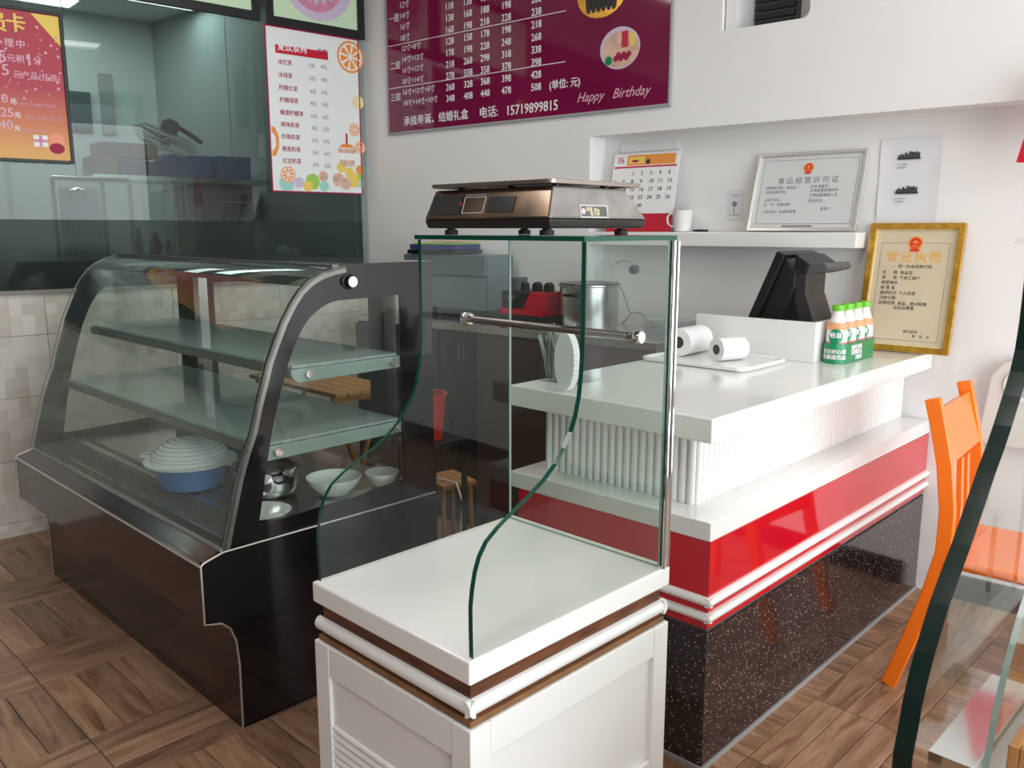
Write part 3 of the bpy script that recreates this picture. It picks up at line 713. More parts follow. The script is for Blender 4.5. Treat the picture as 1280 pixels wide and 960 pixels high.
MB().prism([(x - .06, y + .045), (x + .06, y + .045), (x + .045, y - .055), (x - .045, y - .055)], 'z', .0066, .0074).obj('cup_print', 'flesh', dm)
MB().prism([(x - .056, y + .02), (x + .056, y + .02), (x + .05, y - .02), (x - .05, y - .02)], 'z', .0074, .0078).obj('cream_print', 'paper', dm)
MB().prism([(x - .055, y + .05), (x + .055, y + .05), (x + .03, y + .07), (x - .03, y + .07)], 'z', .0066, .0076).obj('topping_print', 'fruito', dm)
MB().box(x - .006, x + .006, y + .06, y + .13, .0066, .0076).obj('straw_print', 'crimson', dm)
# red poster, leftmost
rt = Lpos(74.5, 19); rb = Lpos(90, 203)
RX1 = (rt[0] + rb[0]) / 2; RZ1 = rt[1]; RZ0 = rb[1]; RW = 1.1; RH = RZ1 - RZ0
rp2 = thing('promotion_poster', 'red and orange promotion poster with large numbers at the left edge', 'poster', wallmat_L(RX1 - RW, -.003, RZ0))
MB().box(0, RW, 0, RH, 0, .01).obj('print', 'posterred', rp2)
poster_frame(rp2, -.008, RW + .008, -.008, RH + .008, .014, .018, 'blackmatte')
MB().prism([(RW - .12, RH - .01), (RW - .006, RH - .01), (RW - .006, RH - .14)], 'z', .0102, .0108).obj('orange_corner', 'fruity', rp2)
def q7(x, y): u = Lpos(x / 4.57, y / 4.57); return u[0] - (RX1 - RW), u[1] - RZ0
def rtext(items, size, m, **k): lettering([(t, *q7(x, y)) for t, x, y in items], size, m, rp2, 0, 0, z=.0115, **k)
rtext([('卡', 88, 140)], .085, 'fruity', align='CENTER', bold=.004); rtext([('员', -22, 130)], .085, 'fruity', align='CENTER', bold=.004)
rtext([('办理中', 50, 248)], .040, 'pinkink', align='CENTER', bold=.002, sp=1.25)
rtext([('5', 12, 325), ('1', 165, 345)], .072, 'pinkink', align='CENTER', bold=.002); rtext([('元积', 88, 338), ('分', 212, 352)], .036, 'pinkink', align='CENTER', bold=.002)
rtext([('5', 30, 402)], .068, 'pinkink', align='CENTER', bold=.002); rtext([('元产品(任选)', 210, 440)], .034, 'pinkink', align='CENTER', bold=.001)
rtext([('0', 25, 565), ('25', 40, 645), ('40', 35, 715)], .056, 'pinkink', align='CENTER', bold=.002); rtext([('元', 75, 582), ('元', 100, 660), ('元', 98, 735)], .028, 'whiteink', align='CENTER', bold=.002)
rtext([('(会员卡充值产品任选)', 220, 603), ('(会员卡充值产品任选)', 250, 678), ('(会员卡产品)', 195, 748)], .016, 'pinkink', align='CENTER')
x, y = q7(232, 805); g_ = MB().box(x - .03, x + .03, y - .027, y + .025, .0112, .0122).obj('gift_print', 'paper', rp2); MB().box(x - .006, x + .006, y - .027, y + .025, .0122, .0126).box(x - .03, x + .03, y - .006, y + .006, .0122, .0126).obj('ribbon_print', 'cakepink', rp2)
x, y = q7(340, 860); MB().disc(x - .01, y + .008, .032, .0112, .012, ry=.024).obj('basket_print', 'inkred', rp2); MB().disc(x - .008, y + .045, .034, .0112, .0119, ry=.03).obj('flower_print', 'salmon', rp2)
mb = MB()
for i in range(60): mb.disc(RW - .02 - rs.random() ** 1.6 * .30, .25 + rs.random() * (RH - .3), rs.uniform(.002, .007), .0102, .011, n=6)
mb.obj('confetti_print', 'pinkink', rp2)

# ================================================================= COUNTER
cn = thing('service_counter', 'white, red and black speckled L-stepped service counter with fluted front', 'counter', PC.mat())
wa = lambda b: PC.loc(PB.w(0, (PB.loc(PC.w(1.6, b))[1])))[0]
EA = wa(0) - .006
def cut(b): return wa(b) - .006
mbk = MB().prism([(0, 0), (cut(0), 0), (cut(.68), .68), (0, .68)], 'z', 0, .40); mbk.obj('granite_base', 'speckle', cn, bevel=.002)
MB().prism([(-.006, -.006), (cut(-.006), -.006), (cut(.0), 0.0), (0, 0), (0, .68), (-.006, .68)], 'z', .0, .012).obj('floor_strip', 'grey', cn)
MB().prism([(.006, .006), (cut(.006), .006), (cut(.68), .68), (.006, .68)], 'z', .40, .411).obj('shadow_gap', 'greydark', cn)
MB().prism([(0.0, 0.0), (cut(0), 0), (cut(.68), .68), (0, .68)], 'z', .411, .654).obj('red_panel', 'red', cn, bevel=.001)
for z in (.446, .490):
    n = 6; pr = [(-.016 * math.cos(t * PI / n - PI / 2), z + .0125 * math.sin(t * PI / n - PI / 2)) for t in range(n + 1)] + [(0.004, z + .0125), (.004, z - .0125)]
    MB().prism([(p[0], p[1]) for p in pr], 'x', -.012, cut(0)).obj('white_moulding', 'whitelac', cn)
    MB().prism(pr, 'y', -.012, .68).obj('white_moulding', 'whitelac', cn)
MB().prism([(-.003, -.0), (cut(0) , 0), (cut(.712), .712), (-.003, .712)], 'z', .6545, .706).obj('step_slab', 'stone', cn, bevel=.003)
MB().prism([(.105, .117), (cut(.117), .117), (cut(.66), .66), (.105, .66)], 'z', .706, .912).obj('core', 'whitelac', cn)
fl = MB(); n = 8; hw = .0132
fl.prism([(hw * math.cos(t * PI / n), -.012 * math.sin(t * PI / n)) for t in range(n + 1)] + [(-hw, .006), (hw, .006)], 'z', .7065, .911)
f0 = fl.obj('flute', 'whitelac', cn, smooth=True); f0.location = (.111, .113, 0)
k = 1
while .111 + k * .0270 < cut(.1) - .01:
    o = f0.copy(); COL.objects.link(o); o.location = (.111 + k * .0270, .113, 0); k += 1
for k in range(20):
    o = f0.copy(); COL.objects.link(o); o.location = (.101, .125 + k * .0270, 0); o.rotation_euler = (0, 0, -PI / 2)
MB().prism([(0.003, .012), (cut(.012) , .012), (cut(.72), .72), (.003, .72)], 'z', .912, .977).obj('countertop', 'stone', cn, bevel=.004)
CT = .9775
# raised white surround on the counter
a0, b0 = PC.top(1017, 454, CT)
a1, b1 = 1.098, .715
bx = thing('register_surround', 'low white open box on the countertop around the black terminal', 'box', PC.mat(0, 0, CT))
ht = .145
MB().box(a0, a0 + .018, b0, b1, 0, ht).obj('side_panel', 'whitelac', bx, bevel=.001)
MB().box(a0 + .018, 1.50, b0, b0 + .018, 0, ht).obj('front_panel', 'whitelac', bx, bevel=.001)
MB().box(1.482, 1.50, b0 + .018, b1, 0, ht).obj('side_panel', 'whitelac', bx, bevel=.001)
# terminal
def cfr(x, y, a): b, z = PC.front(x, y, a); return (b, z - CT)
A_ = a0 + .10
ps = thing('register_terminal', 'black touch screen sales terminal leaning back inside the white box', 'terminal', PC.mat(0, 0, CT))
pol = [cfr(931, 402, A_), cfr(971, 314, A_), cfr(979, 318, A_), cfr(940, 404, A_)]
zb = .012
S0 = cfr(931, 404, A_); S1 = cfr(971, 313.5, A_)
sl = Vector((S1[0] - S0[0], S1[1] - S0[1])).normalized(); nn = Vector((sl.y, -sl.x))
if nn.x > 0: nn = -nn
P0 = Vector((S0[0], S0[1])); k0 = (P0.y - .02) / sl.y; P0 = P0 - sl * k0; P1 = Vector(S1)
MB().prism([tuple(P0), tuple(P1), tuple(P1 + nn * .035), tuple(P0 + nn * .035)], 'x', A_, A_ + .30).obj('screen', 'blackmatte', ps, bevel=.004)
hx = P1 + nn * .035
MB().prism([tuple(P0 + nn * .035 + sl * .03), tuple(P1 + nn * .035 - sl * .012), tuple(P1 + nn * .09 - sl * .04), tuple(P1 + nn * .115 - sl * .10), tuple(P0 + nn * .12 + sl * .12), tuple(P0 + nn * .11 + sl * .05)], 'x', A_ + .02, A_ + .28).obj('rear_housing', 'blackmatte', ps, bevel=.006)
c0 = Vector(cfr(1000, 345, A_)); c1 = Vector(cfr(1012, 402, A_))
MB().prism([cfr(990, 336, A_), cfr(1004, 342, A_), cfr(1002, 368, A_), cfr(1006, 380, A_), cfr(1014, 410, A_), cfr(996, 412, A_), cfr(988, 372, A_)], 'x', A_ + .03, A_ + .20).obj('stand_arm', 'greyblack', ps, bevel=.004)
MB().box(A_ - .0, A_ + .26, P0.x - .26, P0.x + .02, .0, .02).obj('stand_foot', 'blackmatte', ps, bevel=.004)
MB().prism([cfr(992, 318, A_), cfr(1008, 330, A_), cfr(1004, 342, A_), cfr(988, 338, A_)], 'x', A_ + .02, A_ + .26).obj('display_hinge', 'blackmatte', ps, bevel=.003)
dsp = MB().prism([cfr(1003, 330, A_), cfr(1026, 329, A_), cfr(1030, 335, A_), cfr(1027, 339, A_), cfr(1004, 344, A_)], 'x', A_ + .03, A_ + .25).obj('customer_display', 'greydark', ps, bevel=.003)
mb = MB()
for i in range(7):
    q = P0 + nn * .036 + sl * (.05 + i * .008); mb.box(A_ + .03, A_ + .12, q.x - .005, q.x + .001, q.y, q.y + .004)
mb.obj('vent_slats', 'greyblack', ps)

# licence in gilt frame
q1 = PB.front(1190, 433, -.10); 
LW = .345; LH = .50
X = Vector(-PB.y); ang = math.asin(.095 / LH)
qa = PB.front(1071, 425, -.11); qb = PB.front(1187, 434, -.11)
lc = leaning('licence_frame', 'gilt-framed licence leaning on the wall at the end of the counter', 'certificate', qb[0] + LW, CT + .001, -.10, LH, ang, LW)
MB().box(.006, LW - .006, .006, LH - .006, 0, .008).obj('print', 'parch', lc)
poster_frame(lc, 0, LW, 0, LH, .024, .022, 'gold')
MB().ring([(.024, .024), (LW - .024, .024), (LW - .024, LH - .024), (.024, LH - .024)], [(.028, .028), (LW - .028, .028), (LW - .028, LH - .028), (.028, LH - .028)], 'z', .008, .014).obj('inner_bead', 'cream', lc)
poster_frame(lc, .048, LW - .048, .045, LH - .075, .0015, .0092, 'inkgrey', 'printed_border')
emblem(lc, LW * .5, LH * .845, .028, .0085)
lettering('营业执照', .046, 'goldink', lc, LW * .5, LH * .735, z=.0087, align='CENTER', bold=.001, sp=1.25)
smalltext(lc, [('统一社会信用代码', .12, LH * .665), ('名      称  食品店', .065, LH * .615), ('类      型  个体工商户', .065, LH * .575), ('经营场所', .065, LH * .535), ('经 营 者', .065, LH * .495), ('组成形式  个人经营', .065, LH * .455), ('注册日期', .065, LH * .415), ('经营范围  食品、糕点制售', .065, LH * .375), ('    及饮品零售', .105, LH * .34)], .0087, 'ink', .0155)
smalltext(lc, [('登记机关', .17, LH * .16), ('年   月   日', .205, LH * .125)], .0087, 'ink', .0135)
MB().box(.024, LW - .024, .024, LH - .024, .0105, .0115).obj('cover_glass', 'cover', lc)

# bottle pack
ba, bb = PC.top(1053, 455, CT); bb += .035; ba += .02
pk = thing('bottle_carton', 'green printed carton wrap holding the row of milk drink bottles', 'carton', PC.mat(ba, bb, CT + .0005))
RB = .037; PIT = .078; NB = 4
outl = []
for t in range(9): a = PI / 2 + t * PI / 8; outl.append((-.0 + (RB + .006) * math.cos(a), (RB + .006) * math.sin(a)))
L4 = PIT * (NB - 1)
for t in range(9): a = -PI / 2 + t * PI / 8; outl.append((L4 + (RB + .006) * math.cos(a), (RB + .006) * math.sin(a)))
inl = [(x + (.0015 if x < 0 else -.0015 if x > L4 else 0), y * .965) for x, y in outl]
MB().ring(outl, inl, 'z', 0, .07).obj('wrap', 'greencarton', pk)
MB().prism(inl, 'z', 0, .002).obj('bottom', 'greencarton', pk)
# printing on the wrap: face towards -y (right-near) and rounded nose
def on_nose(t, txt, size, zc):
    # letters laid round the rounded nose of the carton
    o = lettering(txt, size, 'whiteink', t, 0, 0, z=0, align='CENTER', bold=.001)
    for v in o.data.vertices:
        x, y, z = v.co; r = RB + .0072 + z; th = PI + .25 + x / (RB + .007)
        v.co = (r * math.cos(th), r * math.sin(th), zc + y)
    return o
on_nose(pk, '日日好心情', .018, .042); on_nose(pk, '乳酸菌饮品', .018, .022)
o = lettering([('健康好滋味', .03, .052), ('乳酸菌饮品', .03, .034), ('四瓶装', .07, .014)], .019, 'whiteink', pk, 0, 0, z=0, bold=.001)
for v in o.data.vertices: x, y, z = v.co; v.co = (x, -(RB + .0068) - z, y)
b0m = None
def bottle(i, lab):
    t = thing('drink_bottle', lab, 'bottle', PC.mat(ba + i * PIT, bb, CT + .003))
    MB().lathe([(.0, 0), (.032, .0), (.036, .006), (.036, .10), (.033, .13), (.024, .158), (.0195, .172), (.0185, .188), (0, .188)], n=24).obj('body', 'milk', t, smooth=True)
    MB().lathe([(.0365, .118), (.0355, .125), (.032, .142), (.0325, .142), (.036, .126), (.0372, .118)], n=24).obj('upper_band', 'labelpeach', t, smooth=True)
    MB().lathe([(.0364, .012), (.0370, .012), (.0370, .074), (.0364, .074)], n=24).obj('lower_band', 'bottlewine', t, smooth=True)
    MB().lathe([(.0, .204), (.0205, .204), (.0218, .201), (.0218, .183), (.019, .183)][::-1], n=24).obj('cap', 'greencap', t, smooth=True)
    e = []
    for k in range(24):
        a = 2 * PI * k / 24; e.append((.026 * math.cos(a), .028 * math.sin(a)))
    mb = MB(); R = .0378
    vs = [(R * math.cos(PI + .28 + 0), R * math.sin(PI + .28), .093)] 
    ring_ = [(R * math.cos(PI + .28 + x / R), R * math.sin(PI + .28 + x / R), .093 + y) for x, y in e]; vs += ring_
    mid = [(R * math.cos(PI + .28 + x * .5 / R), R * math.sin(PI + .28 + x * .5 / R), .093 + y * .5) for x, y in e]; vs += mid
    fs = [(0, 25 + k, 25 + (k + 1) % 24) for k in range(24)] + [(25 + k, 1 + k, 1 + (k + 1) % 24, 25 + (k + 1) % 24) for k in range(24)]
    l = mb.add(vs, fs).obj('round_label', 'greencarton', t, label='round green label with white writing')
    o = lettering([('畅意', 0, .004)], .022, 'whiteink', l, 0, 0, z=0, align='CENTER', bold=.0012)
    for v in o.data.vertices: x, y, z = v.co; th = PI + .28 + x / R; rr = R + .0006 + z; v.co = (rr * math.cos(th), rr * math.sin(th), .093 + y)
    return t
labs = ['milk drink bottle with green cap nearest the camera in the green carton', 'second milk drink bottle from the near end of the green carton', 'third milk drink bottle from the near end of the green carton', 'milk drink bottle farthest from the camera, next to the gilt frame']
for i in range(NB): tag(bottle(i, labs[i]), group='milk drink bottles in the green carton')

# tray with the till rolls
ta, tb_ = PC.top(929, 467, CT)
tr = thing('serving_tray', 'shallow white rectangular tray on the countertop under the paper rolls', 'tray', PC.mat(ta, tb_, CT + .0005))
TW, TL = .33, .42
def rrect(x0, x1, y0, y1, r, n=5):
    p = []
    for cx, cy, a0_ in ((x1 - r, y0 + r, -PI / 2), (x1 - r, y1 - r, 0), (x0 + r, y1 - r, PI / 2), (x0 + r, y0 + r, PI)):
        for k in range(n + 1): a = a0_ + k * PI / 2 / n; p.append((cx + r * math.cos(a), cy + r * math.sin(a)))
    return p
MB().prism(rrect(.008, TW - .008, .008, TL - .008, .03), 'z', 0, .006).obj('base', 'porcelain', tr)
MB().ring(rrect(0, TW, 0, TL, .035), rrect(.012, TW - .012, .012, TL - .012, .028), 'z', .004, .016).obj('rim', 'porcelain', tr, bevel=.002)
def roll(lab, a, b, rot, r, l, rin):
    t = thing('bag_roll', lab, 'roll', PC.mat(a, b, CT + .0072 + r, rot))
    MB().lathe([(rin, 0), (r, 0), (r * 1.01, l * .5), (r, l), (rin, l), (rin, 0)], n=28, axis='x').obj('plastic_film_roll', 'whitemat', t, smooth=True)
    MB().lathe([(rin * .86, -.001), (rin, -.001), (rin, l), (rin * .86, l), (rin * .86, -.001)], n=20, axis='x').obj('core', 'brownpanel', t, smooth=True)
    mb = MB(); v = []; n = 10
    for i in range(n + 1):
        for j in range(9):
            th = -.5 + j * .33; rr = r * 1.03 + .012 * max(0, (j - 4) / 4) + .003 * math.sin(i * 2.1 + j); v.append((l * i / n + .01, rr * math.cos(th), rr * math.sin(th)))
    f = [(i * 9 + j, i * 9 + j + 1, (i + 1) * 9 + j + 1, (i + 1) * 9 + j) for i in range(n) for j in range(8)]
    v2 = [(x, y * 1.015, z * 1.015) for x, y, z in v]; nn_ = len(v)
    return t
ra, rb_ = PC.top(893, 452, CT + .007)
roll('small roll of thin plastic bags standing out at the front of the tray', ra + .01, rb_ + .0, -.35, .042, .115, .018)
ra, rb_ = PC.top(846, 447, CT + .007)
roll('larger roll of plastic bags at the back of the tray by the glass', ra + .03, rb_ + .015, .05, .052, .17, .022)
# loose film beside
fm = thing('plastic_film', 'crumpled clear plastic bag end trailing from the rolls on the tray', 'bag', PC.mat(*PC.top(905, 440, CT), CT + .008))
mb = MB(); v = []; nx, ny = 12, 8; rr = random.Random(5)
for j in range(ny + 1):
    for i in range(nx + 1):
        x = i / nx * .14; y = j / ny * .12; v.append((x, y, .012 + .045 * math.exp(-((i / nx - .4) ** 2 + (j / ny - .5) ** 2) * 6) + rr.uniform(0, .01)))
n1 = len(v); v += [(x, y, z - .001) for x, y, z in v]
f = [(j * (nx + 1) + i, j * (nx + 1) + i + 1, (j + 1) * (nx + 1) + i + 1, (j + 1) * (nx + 1) + i) for j in range(ny) for i in range(nx)]
mb.add(v, f + [tuple(k + n1 for k in reversed(q)) for q in f]).obj('film', 'film', fm, smooth=True)

# clear cup holder with plastic cutlery packets and a round plate of paper doilies, left end of the counter
ca_, cb_ = PC.top(692, 484, CT); ca_ += .035
ho = thing('utensil_holder', 'clear plastic holder full of wrapped cutlery at the left end of the counter', 'holder', PC.mat(ca_ + .02, cb_ - .03, CT + .0005))
MB().ring(rrect(0, .16, 0, .15, .012), rrect(.003, .157, .003, .147, .010), 'z', 0, .13).obj('box', 'film', ho)
MB().prism(rrect(.002, .158, .002, .148, .010), 'z', 0, .003).obj('bottom', 'film', ho)
rr = random.Random(11)
for i in range(14):
    x, y = rr.uniform(.015, .09), rr.uniform(.05, .135); dx, dy = rr.uniform(-.035, .02), rr.uniform(-.01, .045)
    t = thing('cutlery_packet', 'clear plastic wrapped cutlery packet standing in the clear holder', 'cutlery', PC.mat(ca_ + .02 + x, cb_ - .03 + y, CT + .006), 'wrapped cutlery packets in the holder')
    mb = MB(); h_ = rr.uniform(.13, .17); w_ = .017; tx = rr.uniform(-.5, .5)
    pts = [(0, 0, 0), (dx * .4, dy * .4, h_ * .5), (dx, dy, h_)]
    vs = []
    for k_, (px, py, pz) in enumerate(pts):
        a = tx + k_ * .3; vs += [(px - w_ * math.cos(a), py - w_ * math.sin(a), pz), (px + w_ * math.cos(a), py + w_ * math.sin(a), pz + .006)]
    vs2 = [(x_, y_ + .004, z_) for x_, y_, z_ in vs]
    mb.add(vs + vs2, [(0, 1, 3, 2), (2, 3, 5, 4), (6, 8, 9, 7), (8, 10, 11, 9), (0, 2, 8, 6), (2, 4, 10, 8), (1, 7, 9, 3), (3, 9, 11, 5), (0, 6, 7, 1), (4, 5, 11, 10)]).obj('wrapper', 'crumple', t)
    MB().tube([(0, .002, .002), (dx * .4, dy * .4 + .002, h_ * .5), (dx * .9, dy * .9 + .002, h_ * .95)], .0025, 6).obj('cutlery', 'whitemat', t, smooth=True)
dn = thing('doily_stack', 'stack of white scalloped doilies standing upright in front of the clear cutlery holder', 'doily', PC.mat(*PC.top(712, 486, CT), CT + .078) @ Matrix.Rotation(PI / 2, 4, 'Y'))
da_, db_ = PC.top(708, 489, CT)
dn.matrix_world = basis(PC.w(da_ - .012, db_ + .0, CT + .0905), Vector(PC.y), Vector((0, 0, 1)), Vector(PC.x)) 
for i in range(7):
    n = 72; p = [((.062 + .0022 * (1 if k % 2 else -1)) * math.cos(2 * PI * k / n) * .62, (.086 + .0022 * (1 if k % 2 else -1)) * math.sin(2 * PI * k / n)) for k in range(n)]
    MB().prism(p, 'z', i * .004, i * .004 + .0025).obj('doily', 'paper', dn)

# ================================================================= CHILLER CASE
LEN = 1.63
ch = thing('refrigerated_display_case', 'long black curved-glass refrigerated cake display case on the left', 'display case', PK.mat())
base = [(0, .0), (.002, .20), (-.004, .28), (-.020, .325), (-.045, .348), (-.094, .360), (-.094, .533), (-.085, .540), (-.027, .556), (.755, .556), (.755, .0)]
MB().prism(base, 'y', .012, LEN - .012).obj('cabinet', 'burg', ch)
MB().prism(base, 'y', -.004, .012).obj('end_panel', 'black', ch, label='glossy black end panel')
MB().prism(base, 'y', LEN - .012, LEN + .004).obj('end_panel', 'black', ch)
MB().prism([(-.092, .5335), (-.027, .557), (-.027, .559), (-.094, .5365)], 'y', .012, LEN - .012).obj('ledge', 'greyblack', ch)
path3 = [(base[i][0], -.005, base[i][1]) for i in range(0, 9)] + [(.755, -.005, .556)]
MB().tube(path3, .0032, 6).obj('edge_trim', 'alu', ch, smooth=True)
MB().tube([(p[0], LEN + .005, p[2]) for p in path3], .0032, 6).obj('edge_trim', 'alu', ch, smooth=True)
MB().tube([(-.0955, 0, .532), (-.0955, LEN, .532)], .0045, 8).obj('front_trim', 'alu', ch, smooth=True)
MB().box(-.034, -.024, .0, LEN, .557, .566).obj('glass_channel', 'alu', ch)
MB().box(.0, .75, .02, LEN - .02, .5575, .575).obj('deck', 'steel', ch)
# ribbed grille at the front of the deck
mb = MB()
for i in range(7): mb.box(.012 + i * .012, .018 + i * .012, .03, LEN - .03, .575, .579)
mb.obj('grille', 'greydark', ch)
for x in (.105, .155): MB().box(x, x + .006, .03, LEN - .03, .575, .583).obj('deck_seam', 'shelfrail', ch)
curve_pts = [(-.027, .562), (.000, .66), (.027, .757), (.052, .825), (.079, .888), (.098, .955), (.120, 1.02), (.140, 1.08), (.165, 1.135), (.192, 1.19), (.225, 1.242), (.255, 1.278), (.290, 1.305), (.330, 1.324), (.372, 1.335), (.415, 1.3415)]
inner_pts = [(.088, .605), (.101, .66), (.116, .74), (.134, .82), (.148, .88), (.166, .94), (.186, 1.0), (.203, 1.05), (.223, 1.095), (.246, 1.14), (.268, 1.172), (.291, 1.196), (.314, 1.212), (.340, 1.226), (.360, 1.233), (.385, 1.238)]
def side_frame(y0, y1, name='end_frame'):
    out = curve_pts + [(.55, 1.343), (.755, 1.343), (.755, 1.0), (.755, .56), (.4, .56), (.1, .56)]
    inn = inner_pts + [(.50, 1.240), (.624, 1.243), (.624, 1.0), (.623, .628), (.4, .612), (.15, .605)]
    o = MB().ring(out, inn, 'y', y0, y1).obj(name, 'black', ch)
    MB().prism(inn, 'y', y0 + .002, y1 - .002).obj('end_glass', 'pane', ch)
    return o
side_frame(0, .008); side_frame(LEN - .008, LEN)
# curved front glass with its bright ground ends
MB().strip(curve_pts, 'y', .002, LEN - .002, .006).obj('curved_glass', 'curve', ch, smooth=True)
MB().strip(curve_pts, 'y', -.0065, .004, -.008).strip(curve_pts, 'y', -.0065, -.0045, -.020).obj('glass_edge_band', 'band', ch, smooth=True)
MB().strip(curve_pts, 'y', LEN - .004, LEN + .0065, -.008).obj('glass_edge_band', 'band', ch, smooth=True)
MB().strip([(p[0] , p[1]) for p in curve_pts], 'y', LEN + .03, LEN + .034, .004).obj('side_flange', 'clearedge', ch, smooth=True)
MB().box(.40, .757, -.004, LEN + .004, 1.335, 1.347).obj('top_panel', 'black', ch)
MB().box(.372, .402, 0, LEN, 1.335, 1.3455).obj('top_trim', 'shelfrail', ch)
MB().box(.36, .40, .01, LEN - .01, 1.305, 1.325).obj('light_canopy', 'alu', ch)
MB().box(.40, .74, .01, LEN - .01, 1.27, 1.334).obj('top_housing', 'greydark', ch)
# rear frame and sliding doors
for y in (.19, LEN - .10): MB().box(.70, .75, y, y + .09, .575, 1.27).obj('rear_post', 'greydark', ch)
MB().box(.66, .70, LEN - .14, LEN - .085, .575, 1.27).obj('shelf_standard', 'steel', ch)
MB().box(.705, .74, .02, .06, .575, 1.27).obj('shelf_standard', 'steel', ch)
MB().box(.72, .727, .1, LEN * .52, .6, 1.26).obj('sliding_door', 'pane', ch); MB().box(.735, .742, LEN * .48, LEN - .1, .6, 1.26).obj('sliding_door', 'pane', ch)
# shelves
for x0, z in ((.235, 1.045), (.120, .828)):
    s_ = MB().prism([(x0 + .0, z), (.62, z), (.62, z + .008), (x0, z + .008)], 'y', .022, LEN - .03).obj('shelf', 'shelfglass', ch, label='green tinted glass shelf')
    MB().box(x0 - .006, x0 + .03, .02, LEN - .028, z - .028, z - .001).obj('shelf_rail', 'shelfrail', s_)
    MB().prism([(x0 + .0, z - .034), (x0 + .012, z - .042), (.625, z - .038), (.625, z - .001), (x0 - .01, z - .001), (x0 - .01, z - .02)], 'y', .010, .020).obj('end_bracket', 'clearedge', s_, bevel=.001)
    MB().prism([(x0 + .0, z - .034), (.625, z - .034), (.625, z - .001), (x0 - .01, z - .001)], 'y', LEN - .028, LEN - .02).obj('end_bracket', 'clearedge', s_)
    for x in (x0 + .045, .595):
        MB().lathe([(.013, -.012), (.014, -.008), (.013, .0), (.008, .006), (.008, .012)], axis='y', cx=x, cy=.008, cz=z - .018, n=16).obj('bolt', 'chrome', s_, smooth=True)
ly = PK.side(438, 352, -.01)
MB().lathe([(.0, -.022), (.017, -.022), (.019, -.018), (.019, -.004), (.024, -.002), (.024, .0)], axis='y', cx=ly[0], cz=ly[1], cy=-.001, n=24).obj('knob', 'blackmatte', ch, smooth=True)
MB().lathe([(.0, -.0235), (.0165, -.0235), (.0165, -.0222), (0, -.0222)], axis='y', cx=ly[0], cz=ly[1], cy=-.001, n=24).obj('knob_cap', 'whitemat', ch)

# things kept inside the case
DZ = .5835
def kat(x, y): return PK.top(x, y, DZ)
a, b = .17, .52
pot = thing('blue_tub', 'round blue plastic tub under the white colander in the display case', 'tub', PK.mat(.170, .60, DZ))
MB().lathe([(.0, 0), (.10, 0), (.125, .075), (.128, .08), (.121, .08), (.097, .006), (0, .006)], n=32).obj('body', 'bluepot', pot, smooth=True)
co = thing('colander', 'white plastic colander with side handles upside down on the blue tub', 'colander', PK.mat(.170, .60, DZ + .083))
mb = MB().lathe([(.150, 0), (.152, .008), (.132, .010), (.120, .035), (.092, .062), (.05, .078), (0.0, .082)], n=40).lathe([(.126, .004), (.116, .033), (.088, .058), (.05, .073), (0.0, .077)], n=40)
mb.obj('bowl', 'whitemat', co, smooth=True)
mb = MB()
for r_i, (r, z) in enumerate([(.127, .019), (.1225, .030), (.113, .042), (.102, .054), (.088, .064), (.07, .0725), (.05, .078), (.03, .081)]):
    n = int(r * 2 * PI / .011)
    for k in range(n):
        a = 2 * PI * k / n; mb.box(r * math.cos(a) - .0022, r * math.cos(a) + .0022, r * math.sin(a) - .0022, r * math.sin(a) + .0022, z + .0005, z + .0015)
o = mb.obj('drain_holes', 'inkgrey', co); o['kind'] = 'stuff'
for s_ in (1, -1):
    MB().tube([(0, s_ * .145, .005), (.022, s_ * .165, .006), (.022, s_ * .185, .006), (0, s_ * .192, .006), (-.022, s_ * .185, .006), (-.022, s_ * .165, .006), (0, s_ * .145, .005)], .006, 8).obj('handle', 'whitemat', co, smooth=True)
co.rotation_euler.rotate_axis('Z', .5)
c2 = thing('colander', 'grey colander behind the white one in the display case', 'colander', PK.mat(.48, .80, DZ))
MB().lathe([(.14, .0), (.142, .01), (.135, .06), (.11, .13), (.07, .165), (0, .175)], n=36).obj('bowl', M['grey'] if False else 'blueglass', c2, smooth=True)
mb = MB()
for r, z in [(.1365, .05), (.132, .07), (.127, .09)]:
    n = 60
    for k in range(n):
        a = 2 * PI * k / n; mb.box(r * math.cos(a) - .0025, r * math.cos(a) + .0025, r * math.sin(a) - .0025, r * math.sin(a) + .0025, z, z + .01)
o = mb.obj('drain_slots', 'ink', c2); o['kind'] = 'stuff'
def pan(name, lab, cat, a, b, r, h, m, rim=.008):
    t = thing(name, lab, cat, PK.mat(a, b, DZ))
    MB().lathe([(0, 0), (r * .88, 0), (r, h * .3), (r, h), (r + rim, h + .002), (r + rim, h + .006), (r - .004, h + .004), (r - .006, h * .3), (0, .006)], n=36).obj('body', m, t, smooth=True)
    return t
p_ = pan('steel_pot', 'wide steel pot standing behind the near black end frame of the case', 'pot', .31, .345, .105, .085, 'chrome')
for s_ in (1, -1): MB().box(-.03, .03, s_ * .102, s_ * .130, .055, .064).obj('handle', 'blackmatte', p_)
lid = thing('pan_lid', 'dark steel lid on top of the wide steel pot in the case', 'lid', PK.mat(.31, .345, DZ + .093))
MB().lathe([(.109, 0), (.110, .004), (.09, .018), (.05, .030), (0, .032)], n=36).obj('dome', 'darksteel', lid, smooth=True)
MB().lathe([(.006, .03), (.006, .045), (.016, .048), (.016, .056), (0, .058)], n=16).obj('knob', 'blackmatte', lid, smooth=True)
